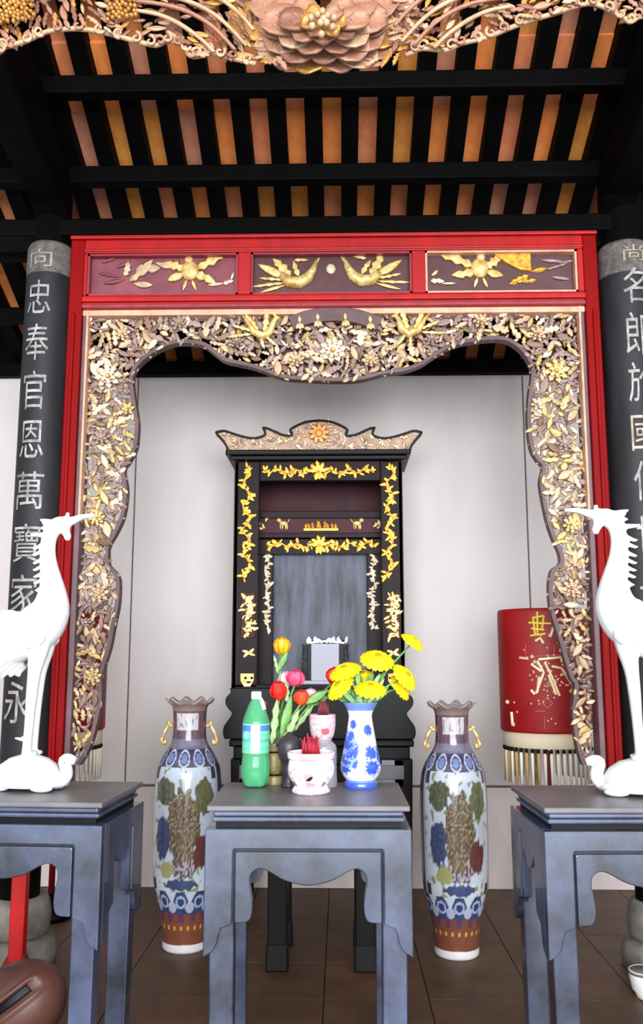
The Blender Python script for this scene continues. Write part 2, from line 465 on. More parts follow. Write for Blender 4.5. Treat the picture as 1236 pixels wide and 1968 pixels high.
def put_glyph(ch, cx, cy, r, zc, wd, hg, root, parent, m, name='inscribed_character', th0=0.0, lift=.004):
    vs, fs = glyph_mesh(ch)
    if not vs: return
    x0 = min(v.x for v in vs); x1 = max(v.x for v in vs); y0 = min(v.y for v in vs); y1 = max(v.y for v in vs)
    b = MB(); out = []
    for v in vs:
        u = ((v.x - x0) / (x1 - x0 + 1e-6) - .5) * wd; z = zc + ((v.y - y0) / (y1 - y0 + 1e-6) - .5) * hg
        th = th0 + u / r
        out.append((cx + (r + lift) * math.sin(th), cy - (r + lift) * math.cos(th), z))
    b.add(out, fs); return b.build(name, m, root, parent)
def build_column(px0, px1, side, chars, label, blabel, th0):
    Y = 3.99
    c0 = P(px0, 470, Y - .13); 
    kk = K(px0, 470, Y - .12)
    rb = abs(px1 - px0) * kk / 2 * .925 if side < 0 else .122
    x = (P((px0 + px1) / 2, 470, Y - .12)).x if side < 0 else P(px0, 470, Y - .05).x + rb
    t = thing('column', label, 'column', (x, Y, .27))
    rs = rb - .022
    ztop = ROOFZ(Y) - .17
    MB().lathe([(rs, .27), (rs, ztop)], 40, (x, Y, 0)).build('shaft', M_col, t, smooth=True)
    bs = thing('column_base', 'grey stone drum base under the inscribed black column at the ' + ('left' if side < 0 else 'right'), 'column base', (x, Y, 0))
    MB().lathe([(.115, .11), (.135, .13), (.14, .2), (.13, .25), (.12, .27)], 32, (x, Y, 0)).build('drum', M_stone, bs, smooth=True)
    MB().lathe([(.165, 0), (.17, .05), (.16, .10), (.12, .112)], 32, (x, Y, 0)).build('plinth', M_stone, bs, smooth=True)
    # half round board with inlaid characters
    zt = P((px0 + px1) / 2, 457, Y - .12).z; zb = .55
    bd = thing('couplet_board', blabel, 'inscribed board', (x, Y - .12, zb))
    b = MB(); seg = 28; a0 = -1.85; a1 = 1.85
    vs = []; fs = []
    zs = [zb, zb + .3, 1.2, 1.6, 2.0, 2.5, 3.0, zt - .16, zt - .02, zt]
    for z in zs:
        for k in range(seg + 1):
            th = a0 + (a1 - a0) * k / seg
            rr = rb - (.010 if z == zt else 0)
            vs.append((x + rr * math.sin(th), Y - rr * math.cos(th), z))
    n1 = len(vs)
    for z in zs:
        for k in range(seg + 1):
            th = a0 + (a1 - a0) * k / seg
            vs.append((x + (rs + .002) * math.sin(th), Y - (rs + .002) * math.cos(th), z))
    W = seg + 1; N = len(zs); mi = []
    for i in range(N - 1):
        for k in range(seg):
            fs.append((i * W + k, i * W + k + 1, i * W + W + k + 1, i * W + W + k)); mi.append(1 if i >= N - 3 else 0)
            fs.append((n1 + i * W + k, n1 + i * W + W + k, n1 + i * W + W + k + 1, n1 + i * W + k + 1)); mi.append(0)
    for i in range(N - 1):
        fs.append((i * W, i * W + W, n1 + i * W + W, n1 + i * W)); mi.append(0)
        fs.append((i * W + seg, n1 + i * W + seg, n1 + i * W + W + seg, i * W + W + seg)); mi.append(0)
    for k in range(seg):
        i = (N - 1) * W
        fs.append((i + k, i + k + 1, n1 + i + k + 1, n1 + i + k)); mi.append(1)
        fs.append((k, n1 + k, n1 + k + 1, k + 1)); mi.append(0)
    b.add(vs, fs); b.mi = mi
    b.build('board', [M_board, M_dust], bd, smooth=True)
    for ch, y0, y1, wpx, m in chars:
        xm = (px0 + px1) / 2
        za = P(xm, y0, Y - rb).z; zbm = P(xm, y1, Y - rb).z
        put_glyph(ch, x, Y, rb, (za + zbm) / 2, wpx * kk, abs(za - zbm), bd, bd, m, th0=th0)
L_CH = [('向', 478, 512, 44, M_shell), ('忠', 538, 602, 46, M_shell), ('奉', 622, 692, 46, M_shell), ('官', 712, 786, 44, M_shell),
        ('恩', 808, 880, 46, M_shell), ('萬', 906, 978, 54, M_shell), ('寶', 1006, 1080, 52, M_shell), ('家', 1104, 1180, 52, M_shell),
        ('德', 1206, 1284, 54, M_shell), ('永', 1310, 1390, 54, M_shell)]
R_CH = [('尚', 470, 500, 40, M_shellw), ('名', 514, 582, 46, M_shell), ('郎', 600, 682, 46, M_shell), ('於', 696, 772, 46, M_shell),
        ('國', 798, 866, 46, M_shellw), ('仁', 886, 962, 46, M_shell), ('世', 990, 1062, 46, M_shell), ('長', 1090, 1164, 46, M_shell),
        ('安', 1190, 1270, 46, M_shell), ('福', 1296, 1376, 46, M_shell)]
build_column(35, 131, -1, L_CH, 'round black column rising behind the left crane statue', 'long dark half-round board with pale Chinese characters, on the column left of the red frame', -.12)
build_column(1154, 1254, 1, R_CH, 'round black column rising behind the right crane statue', 'long dark half-round board with pale Chinese characters, on the column right of the red frame', .05)

# ------------------------------------------------------------------ the red frame with its carved arch
# pixel outlines of the openwork (y grows downwards)
LEFT_IN = [(155, 1470), (168, 1450), (183, 1411), (197, 1348), (198, 1303), (204, 1277), (214, 1245), (223, 1198), (230, 1163), (232, 1118),
           (225, 1100), (212, 1086), (210, 1066), (212, 1050), (226, 1025), (239, 996), (245, 964), (246, 936), (241, 904), (250, 889),
           (264, 861), (268, 819), (266, 799), (260, 761), (257, 738)]
ARCH = [(257, 738), (262, 712), (290, 685), (326, 666), (354, 662), (390, 666), (413, 683), (435, 697), (476, 706), (508, 716), (545, 729),
        (590, 733), (640, 735), (690, 733), (735, 722), (775, 716), (806, 706), (835, 688), (867, 669), (910, 659), (966, 656), (999, 675), (1018, 703)]
RIGHT_IN = [(1018, 703), (1020, 723), (1014, 765), (1012, 812), (1018, 861), (1030, 885), (1041, 898), (1036, 925), (1040, 957), (1050, 1004),
            (1062, 1039), (1073, 1064), (1074, 1083), (1058, 1097), (1053, 1131), (1057, 1176), (1066, 1207), (1077, 1245), (1094, 1302),
            (1103, 1318), (1098, 1371), (1107, 1434), (1118, 1470)]
TOPY = 600
def build_frame():
    Y = 3.95
    xo0 = P(137, 462, Y).x; xo1 = P(1146, 450, Y).x
    xc = (xo0 + xo1) / 2
    t = thing('carved_door_frame', 'red lacquered frame with gilt openwork arch spanning between the two inscribed columns', 'carved frame', (xc, Y, 0))
    Z = lambda py: P(641, py, Y).z
    zt, zp0, zp1, zb = Z(449), Z(482), Z(563), Z(590)
    k = K(641, 520, Y)
    zlow = Z(1600)
    pw = 27 * k
    # posts
    for s, xo in ((1, xo0), (-1, xo1)):
        b = MB(); xa, xb = sorted((xo, xo + s * pw)); b.box(xa, xb, Y, Y + .13, zlow, zt); b.build('red_post', M_redpost, t, bevel=.006)
        b = MB(); xa, xb = sorted((xo + s * pw * .30, xo + s * pw * .55)); b.box(xa, xb, Y - .012, Y + .01, zlow, zb - .02); b.build('post_ridge', M_redpost, t, bevel=.005)
        b = MB(); xa, xb = sorted((xo + s * pw, xo + s * (pw + 11 * k))); b.box(xa, xb, Y + .02, Y + .12, zlow, zb); b.build('plum_moulding', M_mould, t, bevel=.005)
        b = MB(); xa, xb = sorted((xo + s * (pw + 8 * k), xo + s * (pw + 12.5 * k))); b.box(xa, xb, Y + .008, Y + .06, P(641, 1000, Y).z, zb); b.build('tan_bead', M_tan, t, bevel=.003)
    # lintel
    xi0 = xo0 + pw; xi1 = xo1 - pw
    MB().box(xi0, xi1, Y, Y + .13, zp0, zt).build('top_rail', M_red, t, bevel=.006)
    MB().box(xo0, xo1, Y - .02, Y, zt - .022, zt).build('top_moulding', M_red, t, bevel=.005)
    MB().box(xi0, xi1, Y - .008, Y, zp0 + .006, zp0 + .020).build('rail_bead', M_red, t, bevel=.004)
    MB().box(xi0, xi1, Y, Y + .13, zb, zp1).build('bottom_rail', M_red, t, bevel=.006)
    MB().box(xi0, xi1, Y - .016, Y, Z(578), Z(568)).build('rail_bead', M_red, t, bevel=.005)
    MB().box(xi0, xi1, Y - .010, Y, Z(589), Z(582)).build('rail_bead', M_reddark, t, bevel=.004)
    MB().box(xi0, xi1, Y + .012, Y + .10, Z(601), zb).build('tan_board', M_tan, t, bevel=.004)
    spans = [(167, 457), (482, 792), (818, 1111)]
    for i, (a, b_) in enumerate(spans):
        xa = P(a, 520, Y).x; xb = P(b_, 520, Y).x
        pan = MB().box(xa, xb, Y + .045, Y + .10, zp1, zp0).build('lintel_panel', M_panelr if i == 0 else M_panel, t)
        q = .010
        fr = MB()
        fr.box(xa, xb, Y + .01, Y + .05, zp0 - q, zp0).box(xa, xb, Y + .01, Y + .05, zp1, zp1 + q)
        fr.box(xa, xa + q, Y + .01, Y + .05, zp1, zp0).box(xb - q, xb, Y + .01, Y + .05, zp1, zp0)
        fr.build('panel_bead', M_reddark if i < 2 else M_tan, t, parent=pan)
        nxt = spans[i + 1][0] if i < 2 else None
        if nxt:
            MB().box(xb, P(nxt, 520, Y).x, Y, Y + .13, zp1, zp0).build('mullion', M_red, t, bevel=.005)
        else:
            MB().box(xb, xi1, Y, Y + .13, zp1, zp0).build('mullion', M_red, t, bevel=.005)
        if i == 0: MB().box(xi0, xa, Y, Y + .13, zp1, zp0).build('mullion', M_red, t, bevel=.005)
    YP = Y + .040
    def lf(b, px, py, L, W, deg, var=0, Yd=YP, D=.016):
        kk = K(px, py, Yd)
        b.leaf(leafM(P(px, py, Yd), L * kk, W * kk, math.radians(deg), 0, D), var)
    def bird(cx, cy, s):
        """flying bird facing the pearl, s=+1 faces right"""
        b = MB(); A = lambda d: d if s > 0 else 180 - d
        def l(dx, dy, L, W, deg, v=0): lf(b, cx + s * dx, cy + dy, L, W, A(deg), v)
        b.tube([P(cx + s * dx, cy + dy, YP) for dx, dy in ((-26, 8), (-10, 22), (10, 24), (26, 14), (36, -2), (44, -22))], [r * .0025 for r in (7, 12, 13, 11, 7, 2)], 7)
        l(-8, 12, 50, 24, 125, 1); l(-18, 14, 60, 20, 150, 0); l(-24, 18, 44, 9, 172, 1); l(-22, 24, 62, 9, 185, 1); l(-18, 28, 50, 8, 196, 0)
        l(8, 10, 32, 14, 115, 2); l(36, -4, 26, 6, 60, 0); l(0, -20, 26, 9, 5, 2)
        b.ell(P(cx + s * 33, cy + 2, YP - .01), (.018, .014, .016))
        return b
    bird(566, 520, 1).build('bird_relief', M_goldpale, t, smooth=True)
    bird(704, 516, -1).build('bird_relief', M_goldpale, t, smooth=True)
    MB().ell(P(636, 517, YP), (.024, .012, .026)).build('pearl_relief', GOLDS[3], t, smooth=True)
    def bat(cx, cy, s, sub):
        b = MB(); A = lambda d: d if s > 0 else 180 - d
        def l(dx, dy, L, W, deg, v=0): lf(b, cx + s * dx, cy + dy, L, W, A(deg), v)
        b.ell(P(cx, cy, YP), (.045, .016, .05)); b.ell(P(cx - s * 2, cy - 20, YP), (.022, .014, .022))
        for d in (60, 90, 120): l(0, -24, 16, 6, d)
        l(14, -4, 70, 26, 28, 1); l(10, 6, 44, 24, -18, 2); l(-12, -2, 40, 26, 150, 1); l(-12, 6, 34, 20, 200, 0); l(60, -28, 34, 12, 10, 0)
        l(4, 18, 22, 8, -70); l(-6, 18, 22, 8, -110)
        return b
    bat(365, 520, 1, 0).build('bat_relief', M_goldpale, t, smooth=True)
    bat(922, 515, -1, 0).build('bat_relief', M_goldpale, t, smooth=True)
    b = MB()
    for a in ((250, 540, 60, 22, 40, 1), (262, 520, 46, 28, 15, 2), (258, 545, 36, 16, -8, 0), (300, 505, 36, 14, -20, 0), (240, 530, 30, 18, 70, 1)): lf(b, *a)
    b.build('scroll_relief', GOLDS[0], t, smooth=True)
    b = MB()
    for a in ((195, 505, 36, 8, 20, 0), (190, 525, 44, 8, -12, 1), (200, 545, 40, 9, 10, 0), (225, 515, 30, 8, 30, 0)): lf(b, *a)
    b.build('cloud_relief', M_panelr, t, smooth=True)
    b = MB()
    for a in ((400, 548, 30, 8, 5, 0), (430, 546, 20, 12, 30, 2), (444, 538, 16, 6, 70, 0)): lf(b, *a)
    b.build('cloud_relief', GOLDS[3], t, smooth=True)
    b = MB()
    b.prism([(P(x, y, YP).x, P(x, y, YP).z) for x, y in ((945, 487), (1018, 486), (1020, 522), (1000, 520), (975, 508))], YP - .012, YP + .006)
    for a in ((1015, 530, 40, 14, 200, 1), (1020, 522, 34, 10, 10, 0), (1030, 538, 30, 9, 190, 2)): lf(b, *a)
    b.build('scroll_relief', M_gold, t, smooth=False)
    b = MB()
    for a in ((1040, 500, 40, 8, -5, 0), (1050, 518, 44, 7, 15, 1), (1060, 532, 36, 8, -10, 0), (1072, 505, 32, 6, 5, 1)): lf(b, *a)
    b.build('cloud_relief', GOLDS[2], t, smooth=True)
    b = MB()
    for a in ((828, 540, 26, 14, 5, 2), (850, 545, 26, 6, 0, 0), (830, 530, 16, 8, 40, 0)): lf(b, *a)
    b.build('cloud_relief', GOLDS[3], t, smooth=True)

    # openwork
    YC = Y + .06
    inner = catmull(LEFT_IN, 4)[:-1] + catmull(ARCH, 4)[:-1] + catmull(RIGHT_IN, 4)
    path = [(P(x, y, YC).x, P(x, y, YC).z) for x, y in inner]
    ribbon(MB(), path, 7.0 * k, YC - .022, YC + .03, inner=1).build('carving_border', M_edge, t, smooth=False)
    # second thin edge lit on the inside of the border
    outerL = [(135, 1470), (146, 1200), (158, 950), (165, 720), (168, TOPY)]
    outerR = [(1116, TOPY), (1122, 720), (1130, 950), (1136, 1200), (1142, 1470)]
    poly = [(p[0], p[1]) for p in inner[::2]] + outerR[::-1] + outerL[::-1]
    pts = scatter(poly, 10.8, 4)
    leaves = []
    for x, y in pts:
        top = y < 760
        if top: ms = R.choices(range(5), (5, 2, 5, 3, 3))[0]
        elif y < 1110: ms = R.choices(range(5), (5, 4, 2, 4, 2))[0]
        else: ms = R.choices(range(5), (5, 2, 2, 2, 5))[0]
        d = edge_dist(x, y, poly)
        L = R.uniform(15, 34) * (1 if d > 14 else .66)
        ang = noise.noise(Vector((x * .012, y * .012, 3))) * 2 * PI * 1.4 + R.uniform(-.8, .8)
        kk = K(x, y, YC)
        p = P(x, y, YC + R.uniform(-.028, .012))
        M = leafM(p - Vector((math.cos(ang), 0, math.sin(ang))) * L * kk * .45, L * kk, L * kk * R.uniform(.42, .68), ang, R.uniform(-.5, .5), .028)
        leaves.append((L, M, ms, R.randrange(3)))
    leaves.sort(key=lambda q: -q[0])
    protos = {}
    for L, M, ms, v in leaves[:270]:
        if (ms, v) not in protos: protos[ms, v] = mesh_from(*leaf_geo(v), 'carved_leaf', GOLDS[ms])
        put('carved_leaf', protos[ms, v], t, M)
    for ms in range(5):
        b = MB()
        for L, M, m2, v in leaves[270:]:
            if m2 == ms: b.leaf(M, v)
        if b.v: b.build('small_carved_leaves', GOLDS[ms], t, smooth=True, kind='stuff')
    # vines woven through the leaves
    b = MB()
    for i in range(420):
        x, y = R.choice(pts); a = R.uniform(0, 2 * PI); turn = R.uniform(-.9, .9); path = []
        for j in range(7):
            if not inpoly(x, y, poly): break
            path.append(P(x, y, YC + R.uniform(-.012, .012))); x += 7 * math.cos(a); y += 7 * math.sin(a); a += turn * (.6 + .1 * j)
        if len(path) > 3: b.tube(path, 2.9 * k, 5)
    b.build('carved_vines', GOLDS[2], t, smooth=True, kind='stuff')
    # dark backing rails that tie the openwork together at the two sides
    b = MB()
    def flower(cx, cy, r, m, name='carved_flower', n=8, m2=None):
        kk = K(cx, cy, YC); b = MB()
        for i in range(n):
            a = 2 * PI * i / n
            b.leaf(leafM(P(cx, cy, YC - .03), r * kk, r * kk * .7, a, 0, .03), 1)
        for i in range(n - 2):
            a = 2 * PI * (i + .5) / (n - 2)
            b.leaf(leafM(P(cx, cy, YC - .045), r * .62 * kk, r * kk * .5, a, 0, .03), 1)
        o = b.build(name, m, t, smooth=True)
        MB().ell(P(cx, cy, YC - .06), (r * .2 * kk, .018, r * .2 * kk)).build('flower_heart', m2 or M_goldpale, t, parent=o, smooth=True)
    flower(207, 722, 25, GOLDS[3]); flower(1070, 712, 25, M_goldpale); flower(640, 672, 26, GOLDS[3], n=10)
    flower(246, 785, 13, M_goldpale, n=6); flower(1033, 776, 13, GOLDS[3], n=6); flower(186, 995, 16, M_goldpale); flower(1098, 1008, 17, M_goldpale)
    flower(190, 1140, 20, GOLDS[0]); flower(1100, 1130, 20, GOLDS[0]); flower(178, 1300, 18, GOLDS[1]); flower(235, 640, 16, GOLDS[0])
    flower(1035, 640, 17, GOLDS[0]); flower(345, 620, 17, GOLDS[2]); flower(925, 615, 17, GOLDS[0]); flower(455, 655, 15, GOLDS[2]); flower(830, 650, 15, GOLDS[2])
    flower(570, 690, 16, GOLDS[0]); flower(712, 690, 16, GOLDS[0]); flower(195, 840, 18, GOLDS[2]); flower(1085, 850, 18, GOLDS[2])
    # ribbon plaque over the centre and the two gilt birds
    b = MB()
    arc = catmull([(566, 640), (600, 628), (642, 624), (685, 628), (722, 642)], 5)
    q = [(P(x, y, YC).x, P(x, y, YC).z) for x, y in arc]
    ribbon(b, q, 27 * k, YC - .052, YC - .01, inner=1)
    o = b.build('arched_plaque', M_edge, t, smooth=False)
    for i, x in enumerate((576, 611, 664, 712)):
        b = MB(); y = 618 + abs(x - 642) * .12
        for d in (-90, -60, -120, 90): b.leaf(leafM(P(x, y - 6, YC - .055), 14 * k, 9 * k, math.radians(d), 0, .014), 0)
        b.build('plaque_drop', GOLDS[1] if i in (2, 3) else GOLDS[0], t, parent=o, smooth=True)
    for s, cx, cy in ((1, 502, 628), (-1, 790, 624)):
        b = MB(); A = lambda d: d if s > 0 else 180 - d
        pth = [P(cx + s * dx, cy + dy, YC - .045) for dx, dy in ((-36, -22), (-26, -10), (-14, 10), (4, 18), (18, 8), (24, -10), (30, -18), (38, -16))]
        b.tube(pth, [r * k for r in (2, 4, 7, 9, 8, 5, 5, 2)], 7)
        for dx, dy, L, W, d in ((-6, 10, 44, 16, 120), (6, 10, 42, 16, 78), (-18, 8, 40, 10, 160), (-20, 14, 46, 9, 185), (10, 18, 26, 9, -50), (0, 20, 24, 9, -80), (28, -18, 16, 8, 110)):
            b.leaf(leafM(P(cx + s * dx, cy + dy, YC - .045), L * k, W * k, math.radians(A(d)), 0, .02), 1)
        b.build('phoenix_relief', M_goldpale, t, smooth=True)
    # dark solid ground behind the densest carving at the centre of the arch
    pl = [(P(x, y, YC + .035).x, P(x, y, YC + .035).z) for x, y in ((482, 606), (800, 600), (795, 650), (745, 700), (690, 722), (640, 726), (590, 724), (530, 704), (490, 650))]
    MB().prism(pl, YC + .032, YC + .042).build('carving_ground', M_edge, t)
build_frame()

# ------------------------------------------------------------------ carved valance overhead, nearest the viewer
VAL = [(-90, 150), (-40, 130), (0, 104), (10, 95), (50, 84), (90, 66), (150, 60), (210, 70), (261, 84), (300, 92), (321, 84), (351, 92), (366, 112), (386, 112),
       (400, 106), (436, 115), (477, 124), (522, 136), (567, 139), (625, 134), (676, 138), (721, 134), (751, 125), (792, 106), (812, 98), (857, 101), (887, 88),
       (932, 78), (967, 64), (1017, 45), (1068, 30), (1110, 16), (1143, 12), (1183, 30), (1213, 46), (1236, 36), (1290, 60), (1330, 80)]
def build_valance():
    Y = 2.4
    top = -75
    t = thing('carved_valance', 'gilt carved openwork valance with a lotus hanging across the top of the view', 'carved valance', (P(620, 0, Y).x, Y, P(620, 0, Y).z))
    k = K(620, 60, Y)
    low = catmull(VAL, 3)
    path = [(P(x, y - 5, Y).x, P(x, y - 5, Y).z) for x, y in low]
    for part in ([p for p, q in zip(path, low) if q[0] < 496], [p for p, q in zip(path, low) if q[0] > 770]):
        MB().tube([(x, Y, z) for x, z in part], 5.0 * k, 7).build('scalloped_edge', FG[2], t, smooth=True)
    # curled knobs sitting along the edge
    for i in range(6, len(low) - 6, 2):
        x, y = low[i]
        if 480 < x < 780: continue
        a = R.uniform(0, 6); b = MB(); pth = []
        for j in range(11):
            rr = 11 * (1 - j / 13); pth.append(P(x + rr * math.cos(a), y - 12 + rr * math.sin(a), Y - .012)); a += .62 * (1 if x < 620 else -1)
        b.tube(pth, [(3.6 - .18 * j) * k for j in range(11)], 6)
        b.build('edge_curl', FG[R.choice((0, 2, 2))], t, smooth=True)
    poly = [(x, y) for x, y in low] + [(1330, top), (-90, top)]
    def skip(x, y): return ((x - 622) / 148) ** 2 + ((y - 30) / 112) ** 2 < .9
    pts = [p for p in scatter(poly, 14.5, 8) if not skip(*p)]
    leaves = []
    for x, y in pts:
        ms = R.choices(range(4), (5, 3, 3, 3))[0]
        L = R.uniform(20, 40); s = 1 if x < 622 else -1
        ang = (PI if s < 0 else 0) + s * (-.5 + noise.noise(Vector((x * .01, y * .01, 8))) * 2.6) + R.uniform(-.5, .5)
        p = P(x, y, Y + R.uniform(-.02, .03))
        if R.random() < .10: continue
        leaves.append((L, leafM(p - Vector((math.cos(ang), 0, math.sin(ang))) * L * k * .45, L * k, L * k * R.uniform(.34, .5), ang, R.uniform(-.5, .5), .026), ms, R.randrange(3)))
    leaves.sort(key=lambda q: -q[0]); protos = {}
    for L, M, ms, v in leaves[:200]:
        if (ms, v) not in protos: protos[ms, v] = mesh_from(*leaf_geo(v), 'carved_leaf', FG[ms])
        put('carved_leaf', protos[ms, v], t, M)
    for ms in range(4):
        b = MB()
        for L, M, m2, v in leaves[200:]:
            if m2 == ms: b.leaf(M, v)
        if b.v: b.build('small_carved_leaves', FG[ms], t, smooth=True, kind='stuff')
    # sweeping plumes either side of the lotus
    for pl in ([(262, 2), (310, 8), (360, 22), (410, 52), (452, 96)], [(270, -14), (330, -6), (385, 12), (430, 42), (474, 88)], [(262, 20), (305, 28), (345, 46), (385, 74), (412, 100)],
               [(300, -30), (360, -22), (420, -4), (460, 26), (488, 58)]):
        for s in (1, -1):
            q = [(x if s > 0 else 1246 - x, y - (0 if s > 0 else 8)) for x, y in pl]
            MB().tube([P(x, y, Y - .03) for x, y in catmull(q, 4)], [(4.5 - .12 * abs(j - 8)) * k for j in range(17)], 7).build('plume', FG[0 if R.random() < .6 else 2], t, smooth=True)
    # grainy gilt blocks at the left end
    b = MB()
    for x, y in scatter([(-20, -40), (66, -40), (66, 34), (30, 42), (-20, 48)], 7, 1, 3000): b.ell(P(x, y, Y - .025), (4.5 * k, .010, 4.5 * k), None, 6, 4)
    for x, y in scatter([(205, -40), (262, -40), (262, 30), (205, 40)], 7, 1, 2000): b.ell(P(x, y, Y - .025), (4.5 * k, .010, 4.5 * k), None, 6, 4)
    b.build('grainy_gilding', FG[1], t, smooth=True, kind='stuff')
    # lotus: rows of petals
    petal = {}
    def petal_geo(v):
        vs = []; fs = []; n = 8
        for i in range(n):
            tt = i / (n - 1); wd = [.10, .22, .33, .43, .49, .49, .42, .22][i]
            yb = -.16 * math.sin(tt * PI) - .10 * tt * tt
            for u in (-1, -.5, 0, .5, 1):
                vs.append((tt, yb - .16 * (abs(u) ** 2) * tt, u * wd))
        m = len(vs); vs += [(x, y + .10, z * .96) for x, y, z in vs]
        for i in range(n - 1):
            for j in range(4):
                a = i * 5 + j; fs.append((a, a + 5, a + 6, a + 1)); a += m; fs.append((a, a + 1, a + 6, a + 5))
        rim = [j for j in range(5)] + [i * 5 + 4 for i in range(1, n)] + [(n - 1) * 5 + j for j in range(3, -1, -1)] + [i * 5 for i in range(n - 2, 0, -1)]
        for i in range(len(rim)):
            a, c = rim[i], rim[(i + 1) % len(rim)]; fs.append((a, c, c + m, a + m))
        return vs, fs
    for ms in range(4): petal[ms] = mesh_from(*petal_geo(0), 'lotus_petal', FG[ms])
    cx, cy = 622, 50
    # (reach x, reach y, count, first angle, last angle, depth, width, materials)
    rows = [(150, 104, 12, -202, 22, .05, 84, (0, 2, 0, 1)), (124, 84, 9, -210, 30, 0.01, 80, (0, 0, 3, 0)), (94, 62, 8, -222, 42, -.03, 68, (0, 2, 0)), (68, 42, 7, -235, 55, -.07, 50, (0, 0, 3)),
            (42, 27, 6, -240, 60, -.10, 34, (1, 1, 0))]
    for rx, ry, n, a0, a1, dep, W, mats in rows:
        for i in range(n):
            a = math.radians(a0 + (a1 - a0) * i / (n - 1))
            dx, dy = rx * math.copysign(abs(math.cos(a)) ** .72, math.cos(a)), ry * math.sin(a)
            L = math.hypot(dx, dy); ang = math.atan2(dy, dx)
            up = 1.25 if dy > 0 else 1.0
            p = P(cx, cy, Y + dep - .006 * (i % 2))
            put('lotus_petal', petal[mats[(i * 7 + n) % len(mats)]], t, leafM(p, L * up * k, W * k, ang, R.uniform(-.06, .06), .09))
    b = MB()
    for x, y in ((598, 34), (610, 28), (620, 22), (630, 30), (642, 34), (616, 44), (628, 44), (618, 66), (600, 50), (640, 52), (622, 36)):
        b.ell(P(x, y, Y - .15), (6.5 * k, .012, 7 * k), None, 8, 5)
    b.build('lotus_seeds', FG[2], t, smooth=True)
build_valance()

